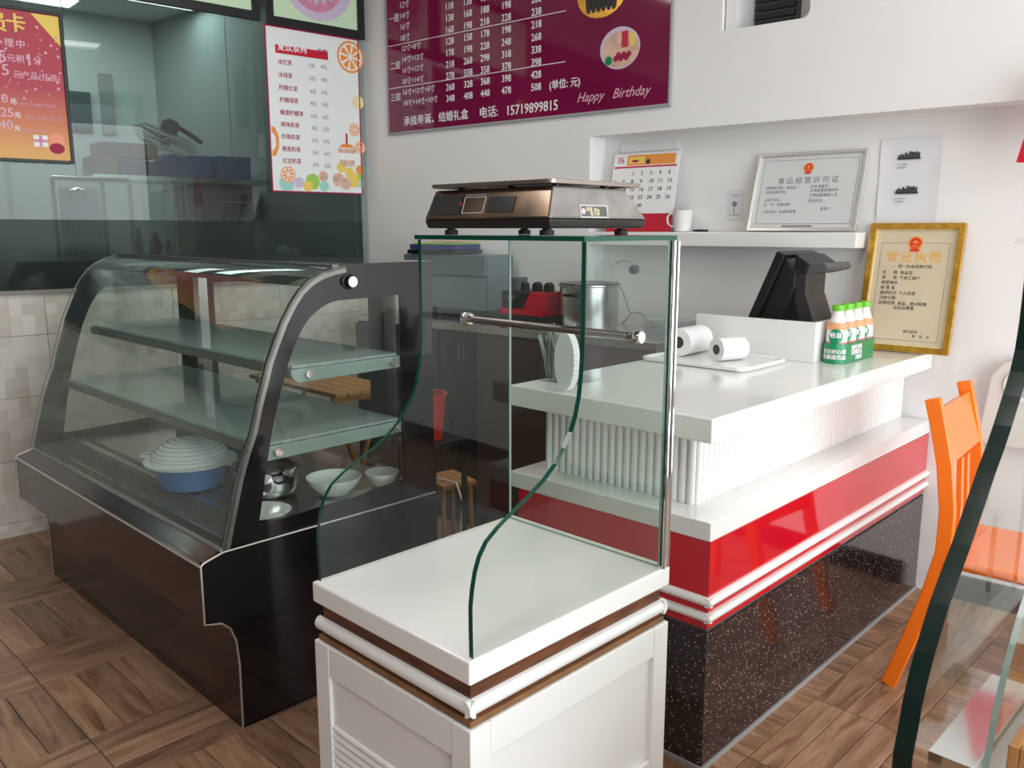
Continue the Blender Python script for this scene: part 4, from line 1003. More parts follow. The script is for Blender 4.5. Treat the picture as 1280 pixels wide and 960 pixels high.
def bowl(lab, a, b, r, h, z=0, sq=1):
    t = thing('ceramic_bowl', lab, 'bowl', PK.mat(a, b, DZ + z))
    MB().lathe([(0, .004), (r * .55, .0), (r * .60, .006), (r * .9, h * .6), (r, h), (r * .97, h + .001), (r * .85, h * .62), (r * .5, .014), (0, .012)], n=36).obj('body', 'porcelain', t, smooth=True)
    return t
b1_ = bowl('large white ceramic bowl behind the glass near the end frame', .46, .17, .092, .055)
b2_ = bowl('pale stacked bowl filled with plastic bags at the back corner of the case', .63, .13, .06, .045)
pb = thing('plastic_bag', 'crumpled clear plastic bag heaped on the back bowl in the case', 'bag', PK.mat(.63, .13, DZ + .048))
bm_ = MB().lathe([(0, 0), (.055, .0), (.07, .012), (.055, .035), (.02, .045), (0, .046)], n=20)
rr = random.Random(2); bm_.v = [(x + rr.uniform(-.008, .008), y + rr.uniform(-.008, .008), z + (rr.uniform(0, .012) if z > .002 else 0)) for x, y, z in bm_.v]; bm_.obj('film', 'film', pb)
pl_ = thing('white_plate', 'white plate lying in the front corner of the case deck', 'plate', PK.mat(.17, .13, DZ))
MB().lathe([(0, .003), (.05, .0), (.055, .004), (.085, .012), (.09, .016), (.084, .015), (.05, .008), (0, .007)], n=40).obj('body', 'porcelain', pl_, smooth=True)
bl_ = thing('storage_bin', 'dark blue plastic bin at the back of the display case', 'bin', PK.mat(.50, 1.12, DZ))
MB().ring(rrect(-.10, .10, -.13, .13, .02), rrect(-.09, .09, -.12, .12, .015), 'z', 0, .15).prism(rrect(-.098, .098, -.128, .128, .02), 'z', 0, .004).obj('body', 'navy', bl_)

# ================================================================= PEDESTAL WITH GLASS
prof = [(.013, .7), (.012, .76), (.012, .80), (.016, .83), (.023, .86), (.033, .885), (.05, .908), (.08, .928), (.114, .945), (.16, .967), (.2, .989), (.232, 1.013), (.255, 1.04), (.275, 1.068), (.289, 1.098), (.299, 1.135), (.304, 1.173), (.307, 1.22), (.308, 1.27), (.308, 1.427)]
pd = thing('display_pedestal', 'white display pedestal with brown wood band in the middle foreground', 'pedestal', PP.mat())
PA, PBb = .618, .503
MB().box(0, PA, 0, PBb, .654, .70).obj('top_slab', 'stone', pd, bevel=.004)
MB().box(.016, PA - .016, .016, PBb - .016, .565, .654).obj('wood_band', 'woodcore', pd)
for z in (.602,):
    n = 8; R = .016
    hp = [(-R * .9 * math.sin(PI * t / n), z - R * math.cos(PI * t / n)) for t in range(n + 1)]
    MB().prism([(.016 + x, zz) for x, zz in hp], 'y', .0018, PBb - .0018).obj('half_round_moulding', 'whitepaint', pd, smooth=True)
    MB().prism([(.016 + x, zz) for x, zz in hp], 'x', .0018, PA - .0018).obj('half_round_moulding', 'whitepaint', pd, smooth=True)
    MB().prism([(PA - .016 - x, zz) for x, zz in hp], 'y', .0018, PBb - .0018).obj('half_round_moulding', 'whitepaint', pd, smooth=True)
MB().box(.007, PA - .007, .007, PBb - .007, .566, .578).obj('wood_lip', 'lipwood', pd, bevel=.002)
# carcass and framed faces
MB().box(.014, PA - .014, .014, PBb - .014, 0, .560).obj('carcass', 'whitepaint', pd)
sw = .052
for (x, y) in ((0, 0), (0, PBb - sw), (PA - sw, 0), (PA - sw, PBb - sw)): MB().box(x, x + sw, y, y + sw, 0, .565).obj('corner_post', 'whitepaint', pd, bevel=.002)
MB().box(.001, .014, sw + .001, PBb - sw - .001, .495, .565).obj('top_rail', 'whitepaint', pd, bevel=.0015)
MB().box(.001, .014, sw + .001, PBb - sw - .001, .0, .10).obj('bottom_rail', 'whitepaint', pd, bevel=.0015)
MB().box(sw + .001, PA - sw - .001, .001, .014, .495, .565).obj('top_rail', 'whitepaint', pd, bevel=.0015)
MB().box(sw + .001, PA - sw - .001, .001, .014, .16, .235).obj('bottom_rail', 'whitepaint', pd, bevel=.0015)
MB().box(.008, .0135, sw, PBb - sw, .10, .495).obj('louvre_panel', 'whitepaint', pd)
for i in range(6):
    z = .372 - i * .019; n = 4
    MB().prism([(.008 - .006 * math.sin(PI * t / n), z - .0075 * math.cos(PI * t / n)) for t in range(n + 1)], 'y', sw, PBb - sw).obj('reeded_slat', 'whitepaint', pd)

# glass hood
hd = thing('glass_hood', 'clear S-curved glass hood with green edges on the white pedestal', 'glass case', PP.mat(0, 0, .0))
def s_pane(t, y0, y1, prof, xr, name, edge='greenedge', glassm='pane', lab=None):
    pts = prof + [(xr, prof[-1][1]), (xr, prof[0][1])]
    fm_ = MB().prism(pts, 'y', y0, y1)
    def pick(fc):
        return abs(fc.normal.y) < .5 and fc.calc_center_median().x < xr - .002 and abs(fc.normal.z) < .9999 or (abs(fc.normal.y) < .5 and fc.calc_center_median().x > xr - .002)
    return fm_.obj(name, glassm, t, mat2=edge, pick=pick, label=lab)
prof1 = [(x, z + .0008 if z == .7 else z) for x, z in prof]
s_pane(hd, .004, .015, prof1, .598, 'side_pane')
s_pane(hd, PBb - .017, PBb - .007, prof1, .598, 'side_pane')
def pk_edge(fc): return abs(fc.normal.x) < .5
MB().box(.590, .598, .0155, PBb - .0175, .7008, 1.427).obj('back_pane', 'pane_tint', hd, mat2='clearedge', pick=pk_edge)
MB().box(.300, .604, .002, PBb - .004, 1.4275, 1.4370).obj('top_pane', 'pane', hd, mat2='greenedge', pick=lambda fc: abs(fc.normal.z) < .5)
for y in (.0, ): MB().tube([(.606, .000, .701), (.606, .000, 1.425)], .0042, 10).tube([(.612, .014, .701), (.612, .014, 1.425)], .0042, 10).tube([(.590, -.001, .701), (.590, -.001, 1.425)], .004, 8).obj('corner_strip', 'chrome', hd, smooth=True)
ra_, rz_ = PP.side(793, 421, .006)
MB().tube([(ra_, -.012, rz_), (ra_, PBb + .004, rz_)], .0085, 12).obj('rail_tube', 'rod', hd, smooth=True)
MB().lathe([(0, -.018), (.012, -.018), (.0135, -.016), (.0135, -.006), (.010, .0)], axis='y', cx=ra_, cz=rz_, cy=.005, n=20).obj('rail_knob', 'chrome', hd, smooth=True)
MB().lathe([(.013, 0), (.017, .008), (.017, .019), (.015, .022), (0, .022)], axis='y', cx=ra_, cz=rz_, cy=PBb - .007, n=20).obj('rail_knob', 'chrome', hd, smooth=True)

# ---------------- electronic scale on the hood
SZ = 1.4376
sx0, sx1, sy0, sy1 = .285, .585, .075, .435
sc = thing('weighing_scale', 'bronze and black electronic price scale with steel pan on the glass hood', 'scale', PP.mat(0, 0, SZ))
def frust(x0, x1, y0, y1, z0, z1, i0, i1, j0, j1):
    return MB().add([(x0, y0, z0), (x1, y0, z0), (x1, y1, z0), (x0, y1, z0), (x0 + i0, y0 + j0, z1), (x1 - i1, y0 + j0, z1), (x1 - i1, y1 - j1, z1), (x0 + i0, y1 - j1, z1)],
                    [(0, 3, 2, 1), (4, 5, 6, 7), (0, 1, 5, 4), (1, 2, 6, 5), (2, 3, 7, 6), (3, 0, 4, 7)])
M['bronze'] = mat('bronze tinted casing', (.30, .20, .125), .16, metal=.7, noise=.65, nscale=6, ncol=(.05, .035, .03), coat=.3)
M['grime'] = mat('grey film covered casing', (.30, .28, .26), .35, metal=.3, noise=.35, nscale=14, bump=.3, bscale=30)
frust(sx0, sx1, sy0, sy1, .014, .032, -.006, -.006, -.004, -.004).obj('base', 'blackmatte', sc, bevel=.004)
frust(sx0 - .006, sx1 + .006, sy0 - .004, sy1 + .004, .032, .094, .022, .07, .010, .014).obj('casing', 'bronze', sc, bevel=.005, mat2='grime', pick=lambda fc: fc.normal.y < -.5)
# keypad panel on the sloped left face
up_ = Vector((.022, 0, .062)).normalized(); rt_ = Vector((0, -1, 0)); zf = rt_.cross(up_)
kp = bpy.data.objects.new('control_panel', None); 
def on_face(mb, name, m, org=(sx0 - .0065, sy1, .033)):
    mm = Matrix((rt_, up_, zf)).transposed().to_4x4(); mm.translation = Vector(org)
    mb.v = [tuple(mm @ Vector(p)) for p in mb.v]; return mb.obj(name, m, sc)
mb = MB()
for (x0, x1, y0, y1) in [(.115, .178, .012, .013), (.115, .178, .046, .047), (.115, .116, .012, .047), (.177, .178, .012, .047)]: mb.box(x0, x1, y0, y1, .0005, .0012)
on_face(mb, 'display_outline', 'whiteink')
on_face(MB().box(.012, .108, .010, .05, .0002, .0008), 'keypad', 'greyblack'); on_face(MB().box(.186, .262, .014, .046, .0002, .0008), 'display_window', 'greyblack')
on_face(MB().box(.115, .178, .049, .0535, .0004, .001), 'title_strip', 'inkgrey'); on_face(MB().disc(.106, .032, .003, .0005, .0015, n=10), 'indicator', 'crimson')
# pan
MB().box(sx0 + .0, sx1 - .015, sy0 + .0, sy1 - .015, .101, .106).obj('pan', 'panmetal', sc, bevel=.002)
MB().ring(rrect(sx0 - .002, sx1 - .013, sy0 - .002, sy1 - .013, .015), rrect(sx0 + .012, sx1 - .027, sy0 + .012, sy1 - .027, .01), 'z', .098, .1065).obj('pan_rim', 'panmetal', sc, bevel=.001)
for x, y in ((sx0 + .05, sy0 + .03), (sx0 + .05, sy1 - .06), (sx1 - .1, sy0 + .03), (sx1 - .1, sy1 - .06)): MB().tube([(x, y, .09), (x, y, .1)], .008, 10).obj('pan_support', 'blackmatte', sc)
for x, y in ((sx0 + .03, sy0 + .035), (sx0 + .03, sy1 - .045), (sx1 - .04, sy0 + .03), (sx1 - .04, sy1 - .045)):
    MB().lathe([(0, 0), (.014, 0), (.0145, .002), (.0145, .010), (.009, .011), (.009, .016)], cx=x, cy=y, n=16).obj('foot', 'blacksoft', sc, smooth=True)
# rating plate on the near right face
slope = Vector((0, .010, .062)).normalized(); nrm = Vector((1, 0, 0)).cross(slope)
mm = Matrix((Vector((1, 0, 0)), slope, nrm)).transposed().to_4x4(); mm.translation = Vector((sx0 + .085, sy0 - .0036, .034))
mb = MB().box(0, .088, 0, .026, .0004, .001); mb.v = [tuple(mm @ Vector(p)) for p in mb.v]; rpz = mb.obj('rating_plate', 'alu', sc)
mb = MB().box(.004, .084, .003, .023, .001, .0013); mb.v = [tuple(mm @ Vector(p)) for p in mb.v]; mb.obj('plate_ground', 'greydark', sc)
o = lettering([('称重 30kg', .018, .016), ('电子秤', .03, .007)], .010, 'cream', sc, 0, 0, z=.0014)
for v in o.data.vertices: v.co = mm @ v.co
mb = MB().disc(.010, .013, .006, .0013, .0017, n=14); mb.v = [tuple(mm @ Vector(p)) for p in mb.v]; mb.obj('seal_mark', 'pinkink', sc)

# ================================================================= BACK WORKTOP AND WHAT STANDS ON IT
WF = UP - .52
WT = 1.005
wr = PB.front(823, 420, WF)[0]
MID = PB.front(640, 380, UP - .05)[0]
wt = thing('back_worktop', 'dark brown fronted steel worktop along the back wall behind the glass hood', 'worktop', PB.mat())
MB().box(WF - .01, UP - .002, wr, 2.75, WT - .035, WT).obj('top', 'steel', wt, bevel=.002)
MB().box(WF, UP - .004, wr + .01, 1.88, .08, WT - .036).obj('front_carcass', 'brownpanel', wt)
MB().box(WF + .02, UP - .004, wr + .02, 2.73, 0, .08).obj('plinth', 'blackmatte', wt)
# two dark gloss doors on the left part
dl = PB.front(528, 500, WF)[0]; dm_ = PB.front(562, 500, WF)[0]; dr_ = PB.front(637, 500, WF)[0]
cab = thing('dark_cabinet', 'dark glossy two-door cabinet behind the left pane of the glass hood', 'cabinet', PB.mat())
MB().box(WF - .004, UP - .004, 1.885, 2.73, .082, WT - .037).obj('carcass', 'blackmatte', cab)
for (y0, y1) in ((1.887, 2.10), (2.104, 2.73)):
    d = MB().box(WF - .024, WF - .005, y0 if y1 < 2.2 else 2.108, y1 if y1 < 2.2 else 2.728, .085, WT - .04).obj('door', 'doorgloss', cab, bevel=.002)
for y in (1.93, 1.96): MB().box(WF - .034, WF - .028, y, y + .004, .84, .92).box(WF - .030, WF - .024, y, y + .004, .845, .855).obj('handle', 'steel', cab)
# blue-grey box added in place of a reflection in the hood's left pane
bc_l = PB.front(531, 395, WF + .06)[0]
cl = thing('reflection_box', 'blue grey box on the left of the back worktop, added for a reflection in the left glass pane', 'reflection box', PB.mat(0, 0, WT + .001))
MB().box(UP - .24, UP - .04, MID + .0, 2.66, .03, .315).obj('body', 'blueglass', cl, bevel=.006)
MB().box(UP - .255, UP - .241, MID + .005, 2.655, .035, .20).obj('lower_panel', 'blueglass', cl, bevel=.003); MB().box(UP - .255, UP - .241, MID + .005, 2.655, .21, .31).obj('upper_panel', 'blueglass', cl, bevel=.003)
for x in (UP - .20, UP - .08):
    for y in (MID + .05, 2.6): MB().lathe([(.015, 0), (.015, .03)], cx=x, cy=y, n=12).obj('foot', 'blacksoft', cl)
# folders on the reflection box
fz = WT + .317
f1 = thing('folder', 'navy blue folder lying on top of the blue grey box beside the glass hood', 'folder', PB.mat(UP - .255, 2.28, fz, .05)); MB().box(0, .24, 0, .33, 0, .02).obj('cover', 'black', f1, bevel=.002)
f2 = thing('folder', 'thick blue folder on the dark one above the blue grey box', 'folder', PB.mat(UP - .25, 2.27, fz + .021, .1)); MB().box(0, .22, 0, .31, 0, .028).obj('cover', 'navy', f2, bevel=.002)
f3 = thing('booklet', 'yellow green booklet on top of the blue folder', 'booklet', PB.mat(UP - .245, 2.26, fz + .050, .16)); MB().box(0, .2, 0, .28, 0, .008).obj('cover', 'fruitg', f3, bevel=.001)
f4 = thing('magazine', 'curled pale magazine on top of the folder pile', 'magazine', PB.mat(UP - .24, 2.24, fz + .059, .2))
MB().quadpath([(0 + i * .03, .002 + .018 * (i / 8) ** 3) for i in range(9)], [(0 + i * .03, .008 + .018 * (i / 8) ** 3) for i in range(9)], 'x', 0, .18).obj('cover', 'flesh', f4)
# blender base (red and black)
r1 = PB.front(640, 400, UP - .28)[0]; r2 = PB.front(696, 403, UP - .28)[0]
bn = thing('blender_machine', 'red and black commercial blender on the back worktop', 'blender', PB.mat(UP - .28, (r1 + r2) / 2, WT + .001))
hw_ = (r1 - r2) / 2 - .01
MB().box(-.11, .11, -hw_, hw_, 0, .045).obj('base', 'blackmatte', bn, bevel=.006)
frust(-.105, .10, -hw_, hw_, .045, .075, .0, 0, 0, 0).obj('red_band', 'redgloss', bn, bevel=.004)
MB().box(-.09, .09, -.0, hw_, .075, .155).obj('control_block', 'blackmatte', bn, bevel=.004)
frust(-.09, .09, -hw_, -.0, .075, .155, .02, .02, .0, .03).obj('red_housing', 'redgloss', bn, bevel=.005)
MB().lathe([(0, -.014), (.014, -.014), (.016, 0)], axis='x', cx=-.09, cy=hw_ * .5, cz=.125, n=18).obj('dial', 'chrome', bn, smooth=True)
for y in (-.09, -.02, .06): MB().prism([(y - .018, .155), (y + .018, .155), (y + .016, .185), (y, .198), (y - .016, .185)], 'x', -.02, .02).obj('jar_bracket', 'blackmatte', bn)
MB().lathe([(.038, .155), (.045, .20), (.045, .215), (0, .215)], cy=hw_ - .03, n=18).obj('cup', 'greydark', bn, smooth=True)
# stock pot
s1 = PB.front(703, 400, UP - .28)[0]; s2 = PB.front(769, 400, UP - .28)[0]; rp_ = (s1 - s2) / 2 - .014
sp_ = thing('stock_pot', 'tall steel stock pot with side handles on the back worktop', 'pot', PB.mat(UP - .28, (s1 + s2) / 2 - .004, WT + .001))
MB().lathe([(0, 0), (rp_ * .98, 0), (rp_, .01), (rp_, .19), (rp_ + .008, .195), (rp_ + .008, .20), (rp_ - .004, .198), (rp_ - .006, .02), (0, .012)], n=40).obj('body', 'steel', sp_, smooth=True)
MB().lathe([(rp_ + .004, .2005), (rp_ + .002, .206), (rp_ * .5, .212), (0, .214)], n=36).obj('lid', 'darksteel', sp_, smooth=True)
for s_ in (-1, 1):
    MB().tube([(s_ * (rp_ - .002), .03, .155), (s_ * (rp_ + .022), .028, .157), (s_ * (rp_ + .022), -.028, .157), (s_ * (rp_ - .002), -.03, .155)], .006, 8).obj('handle', 'blackmatte', sp_, smooth=True)
jr = thing('glass_jar', 'clear plastic water jar standing behind the stock pot', 'jar', PB.mat(UP - .075, PB.front(757, 340, UP - .07)[0], WT + .001))
MB().lathe([(0, 0), (.048, 0), (.048, .25), (.04, .275), (.025, .285), (.025, .30), (0, .30)], n=28).obj('body', 'film', jr, smooth=True)
# plug, cable
plx, plz = PB.front(793, 337, UP - .01)
pg = thing('power_plug', 'round grey plug on a white cable hanging on the wall behind the hood', 'plug', PB.mat(UP - .001, plx, plz))
MB().lathe([(0, -.03), (.018, -.03), (.022, -.02), (.022, 0)], axis='x', n=18).obj('plug_body', 'greydark', pg, smooth=True)
cb = thing('power_cable', 'grey power cable looping down the wall to the worktop', 'cable', PB.mat(UP - .012, 0, 0))
pts = [PB.front(x, y, UP - .012) for x, y in ((771, 350), (780, 368), (788, 392), (798, 390), (810, 400), (826, 413))]
MB().tube([(0, b, z) for b, z in pts], .004, 8).obj('cord', 'grey', cb, smooth=True)
pts = [PB.front(x, y, UP - .012) for x, y in ((792, 330), (786, 326), (775, 326), (768, 331))]
MB().tube([(-.004, b, z) for b, z in pts], .003, 8).obj('plug_lead', 'grey', cb, smooth=True)
pts = [PB.front(x, y, UP - .02) for x, y in ((788, 392), (782, 400), (772, 408))]
MB().tube([(-.004, b, z) for b, z in pts], .004, 8).obj('cord_tail', 'grey', cb, smooth=True)
tbx = thing('food_tub', 'clear lidded plastic tub at the right end of the back worktop', 'tub', PB.mat(UP - .20, wr + .13, WT + .001))
MB().ring(rrect(-.07, .07, -.10, .10, .02), rrect(-.067, .067, -.097, .097, .018), 'z', 0, .055).prism(rrect(-.07, .07, -.10, .10, .02), 'z', 0, .002).obj('body', 'film', tbx); MB().prism(rrect(-.074, .074, -.104, .104, .022), 'z', .0552, .060).obj('lid', 'shelfglass', tbx)
cl2 = thing('cleaning_cloth', 'crumpled white cloth on the worktop edge in front of the blender', 'cloth', PB.mat(WF + .06, (r1 + r2) / 2 - .18, WT + .001))
mb = MB(); v = []; nx, ny = 14, 5; rr = random.Random(9)
for j in range(ny + 1):
    for i in range(nx + 1): v.append((j * .016 - .04, i * .02 - .14, .004 + (rr.uniform(0, .018) if 0 < i < nx and 0 < j < ny else 0)))
n1 = len(v); v += [(x, y, .0) for x, y, z in v]
f = [(j * (nx + 1) + i, j * (nx + 1) + i + 1, (j + 1) * (nx + 1) + i + 1, (j + 1) * (nx + 1) + i) for j in range(ny) for i in range(nx)]
mb.add(v, f + [tuple(k + n1 for k in reversed(q)) for q in f]).obj('fabric', 'paper', cl2)

# ================================================================= BETWEEN CASE AND COUNTER
sp0 = onz(560, 597, .45)
st = thing('wooden_stool', 'small pale wooden stool on the floor between display case and counter', 'stool', Matrix.Translation((sp0[0], sp0[1], 0)) @ Matrix.Rotation(.6, 4, 'Z') @ Matrix.Diagonal((.72, .72, 1, 1)))
for i in range(4): MB().box(-.11 + i * .056, -.058 + i * .056, -.13, .13, .43, .45).obj('seat_slat', 'woodlight', st, bevel=.002)
for sx_ in (-1, 1):
    for sy_ in (-1, 1): MB().tube([(sx_ * .085, sy_ * .10, .43), (-sx_ * .085 if False else sx_ * .10, sy_ * .11, .012)], .013, 8).obj('leg', 'woodlight', st, smooth=True)
    MB().box(sx_ * .085 - .008, sx_ * .085 + .008, -.1, .1, .40, .43).obj('apron', 'woodlight', st)
ln = thing('coiled_lead', 'thin pale lead looped over the small wooden stool', 'cable', Matrix.Translation((sp0[0], sp0[1], 0)))
MB().tube([(-.06, -.03, .62), (-.065, -.03, .46), (-.02, -.05, .458), (.04, -.09, .456), (.07, -.17, .40), (.06, -.19, .28), (.02, -.16, .2), (.0, -.15, .02)], .004, 8).obj('lead', 'whitemat', ln, smooth=True)
bp0 = onz(525, 530, .55)
rbk = thing('red_bucket', 'red plastic bucket on the floor behind the end of the display case', 'bucket', Matrix.Translation((-.315, 3.10, 0)))
MB().lathe([(0, 0), (.055, 0), (.068, .16), (.073, .162), (.073, .172), (.065, .171), (.053, .01), (0, .008)], n=28).obj('body', 'redplastic', rbk, smooth=True)
rbk.location.z = .681
bst = thing('dark_stand', 'low dark stand under the red bucket', 'stand', Matrix.Translation((-.315, 3.10, 0)) @ Matrix.Rotation(math.radians(45.5), 4, 'Z'))
MB().box(-.11, .11, -.10, .10, .655, .68).obj('top', 'blackmatte', bst, bevel=.003)
for sx_ in (-1, 1):
    for sy_ in (-1, 1): MB().box(sx_ * .10 - .008, sx_ * .10 + .008, sy_ * .09 - .008, sy_ * .09 + .008, 0, .655).obj('leg', 'blackmatte', bst)

# wooden folding table behind the case
ft = thing('folding_table', 'pale wooden slatted folding table tucked behind the display case', 'table', PK.mat(.965, 1.02, 0.0))
for i in range(5): MB().box(-.15 + i * .06, -.095 + i * .06, -.35, .35, .78, .798).obj('top_slat', 'woodlight', ft, bevel=.002)
for s_ in (-1, 1):
    for y in (-.28, .28): MB().tube([(s_ * .13, y + s_ * .012, .775), (-s_ * .13, y + s_ * .012, .012)], .011, 8).obj('leg', 'woodlight', ft, smooth=True)
MB().box(-.14, .14, -.31, -.295, .75, .78).box(-.14, .14, .295, .31, .75, .78).obj('rail', 'woodlight', ft)

# ================================================================= KITCHEN BEHIND THE PARTITION
GR = 'kitchen cartons seen through the glass'
def Lf(x, y, d): return PL.side(x, y, d)
kt = thing('kitchen_shelf', 'dim hanging steel shelf behind the glass carrying cartons and crates', 'shelf', PL.mat(0, 0, 0))
yA = .95
x0s, zA = Lf(118, 222, yA); x1s, zB = Lf(330, 225, yA); ZS = 1.765
XR = PL.loc(PB.w(UP, 5))[0]
MB().box(x0s - .02, 1.90, yA - .05, yA + .38, ZS - .03, ZS).obj('top_board', 'steel', kt)
for x in (x0s, 1.84):
    for y in (yA + .36,): MB().tube([(x, y, ZS), (x, y, 2.998)], .003, 6).obj('hanging_rod', 'steel', kt)
for (xa, xb, yt, yb_, lab, m) in [(118, 150, 194, 222, 'lower left brown carton on the kitchen shelf behind the glass', 'carton'), (152, 208, 200, 222, 'dull blue crate between the cartons and the bright blue crate', 'navy'), (211, 270, 193, 224, 'left half of the blue crates on the kitchen shelf', 'bluecrate'), (272, 316, 195, 224, 'right blue crate next to the drinks menu on the kitchen shelf', 'bluecrate')]:
    a, zt = Lf(xa, yt, yA); b, _ = Lf(xb, yb_, yA)
    nm = 'carton' if m == 'carton' else 'crate'
    t = thing(nm, lab, 'box' if nm == 'carton' else 'crate', PL.mat((a + b) / 2, yA + .14, ZS + .001)); hw_ = (b - a) / 2 - .003; h_ = zt - ZS
    if nm == 'carton': MB().box(-hw_, hw_, -.12, .12, 0, h_).obj('body', m, t, bevel=.002); MB().box(-hw_, hw_, -.02, .02, h_, h_ + .001).obj('tape', 'cream', t)
    else:
        MB().ring(rrect(-hw_, hw_, -.13, .13, .01), rrect(-hw_ + .006, hw_ - .006, -.124, .124, .008), 'z', 0, h_).prism(rrect(-hw_, hw_, -.13, .13, .01), 'z', 0, .004).obj('body', m, t)
        MB().ring(rrect(-hw_ - .004, hw_ + .004, -.134, .134, .012), rrect(-hw_ + .001, hw_ - .001, -.129, .129, .01), 'z', h_ * .5, h_ * .55).ring(rrect(-hw_ - .004, hw_ + .004, -.134, .134, .012), rrect(-hw_ + .001, hw_ - .001, -.129, .129, .01), 'z', h_ * .94, h_).obj('rib', m, t)
zc = None
a, zt = Lf(128, 176, yA); b, _ = Lf(163, 190, yA); c_, _ = Lf(200, 190, yA)
for (u0, u1, lab) in ((a, b, 'upper left carton stacked on the kitchen shelf under the fan'), (b + .004, c_, 'upper right carton stacked on the kitchen shelf under the fan')):
    base_z = Lf(118, 194, yA)[1]
    t = thing('carton', lab, 'box', PL.mat((u0 + u1) / 2, yA + .14, base_z + .002)); hw_ = (u1 - u0) / 2 - .002; h_ = zt - base_z - .003
    MB().box(-hw_, hw_, -.12, .12, 0, h_).obj('body', 'carton', t, bevel=.002); MB().box(-hw_, hw_, -.015, .015, h_, h_ + .001).obj('tape', 'cream', t)
# fan
fy = .74; fx, fz_ = Lf(207, 174, fy)
fn = thing('wall_fan', 'large grey wire cage fan tilted down behind the partition glass', 'fan', PL.mat(fx, fy, fz_) @ Matrix.Rotation(.30, 4, 'Y') @ Matrix.Rotation(.28, 4, 'X'))
RF = .19; mb = MB()
for k in range(36):
    a = 2 * PI * k / 36; mb.tube([(.03 * math.cos(a), .03 * math.sin(a), .045), (RF * .7 * math.cos(a), RF * .7 * math.sin(a), .04), (RF * math.cos(a), RF * math.sin(a), 0), (RF * .7 * math.cos(a), RF * .7 * math.sin(a), -.05), (.03 * math.cos(a), .03 * math.sin(a), -.06)], .0014, 4, cap=False)
for r, z in ((RF, 0), (RF * .7, .04), (RF * .7, -.05), (.03, .045)): mb.tube([(r * math.cos(t * PI / 18), r * math.sin(t * PI / 18), z) for t in range(37)], .0035, 5, cap=False)
mb.obj('cage', 'beigeplastic', fn)
for k in range(3):
    a = k * 2 * PI / 3; mb = MB(); v = []
    for i in range(5):
        for j in range(4): r = .03 + i * .034; th = a + (j - 1.5) * (.28 + .05 * i) * .7; v.append((r * math.cos(th), r * math.sin(th), .012 * (j - 1.5)))
    n1 = len(v); v += [(x, y, z - .002) for x, y, z in v]; f = [(i * 4 + j, i * 4 + j + 1, (i + 1) * 4 + j + 1, (i + 1) * 4 + j) for i in range(4) for j in range(3)]
    mb.add(v, f + [tuple(q + n1 for q in reversed(ff_)) for ff_ in f]).obj('blade', 'beigeplastic', fn, smooth=True)
MB().lathe([(0, .02), (.03, .015), (.032, -.02), (.03, -.03), (0, -.032)]).lathe([(.03, .03), (.05, .04), (.05, .10), (.03, .12), (0, .122)], n=20).obj('motor', 'greydark', fn, smooth=True)
MB().tube([(0, 0, .10), (.10, .05, .08), (.24, .12, .05)], .014, 8).obj('bracket', 'greydark', fn, smooth=True)
# frosted hood / oven bank on the right
ov0, zo1 = Lf(232, 225, 1.1); ov1, zo0 = Lf(372, 274, 1.1)
ov = thing('kitchen_oven', 'dark brown steel oven bank behind the glass below the blue crates', 'oven', PL.mat(0, 0, 0))
MB().box(ov0, 1.82, .98, 1.30, 0, ZS - .036).obj('body', 'darksteel', ov, bevel=.004)
MB().box(ov0 + .05, 1.78, .965, .979, 1.2, 1.68).obj('door', 'brownpanel', ov, bevel=.004)
dx_, dz_ = Lf(330, 262, .98); MB().lathe([(0, -.03), (.09, -.02), (.11, 0)], axis='y', cx=min(dx_, 1.7), cy=.964, cz=1.52, n=28).obj('round_vent', 'blackmatte', ov, smooth=True)
MB().tube([(ov0 + .1, .955, 1.62), (1.75, .955, 1.62)], .008).obj('handle', 'steel', ov, smooth=True)
# sink rack and taps at left
rk = thing('sink_unit', 'steel sink unit with drying frame behind the glass at left', 'sink', PL.mat(0, 0, 0))
rx0, rz1 = Lf(65, 222, .86); rx1, rz0 = Lf(165, 275, .86)
for x in (rx0, rx1 - .15, rx1):
    MB().tube([(x, .86, .9), (x, .86, rz1)], .012).obj('frame_post', 'steel', rk, smooth=True)
MB().tube([(rx0, .86, rz1), (rx1, .86, rz1)], .012).obj('top_rail', 'steel', rk, smooth=True)
MB().box(rx0 - .3, rx1 + .1, .64, .88, .86, .9).obj('basin_top', 'steel', rk)
MB().box(rx0 + .03, rx1 - .17, .87, .88, 1.0, rz1 - .05).obj('back_panel', 'kitwall', rk)
for x in (rx0 - .25, rx1 + .05): MB().box(x, x + .04, .66, .86, 0, .86).obj('leg', 'steel', rk)
def tap(lab, px_):
    x, z = Lf(px_, 272, .75)
    t = thing('gooseneck_tap', lab, 'tap', PL.mat(x, .75, .901)); h_ = Lf(px_, 236, .75)[1] - .901
    MB().tube([(0, 0, 0), (0, 0, h_ - .05), (.015, 0, h_ - .012), (.05, 0, h_), (.085, 0, h_ - .012), (.09, 0, h_ - .05)], .011, 10).obj('spout', 'chrome', t, smooth=True)
    MB().lathe([(.025, 0), (.025, .02), (.014, .03)], n=16).obj('base', 'chrome', t, smooth=True)
tap('chrome gooseneck tap above the sink behind the glass at left', 88)
dx0, dz0 = Lf(212, 232, .8); dx1, _ = Lf(238, 232, .8)
ds = thing('wire_stand', 'thin steel wire drink stand behind the glass below the crates', 'stand', PL.mat((dx0 + dx1) / 2, .8, 1.3))
for s_ in (-1, 1): MB().tube([(s_ * .05, 0, .01), (s_ * .03, 0, dz0 - 1.3)], .005, 6).obj('leg', 'chrome', ds)
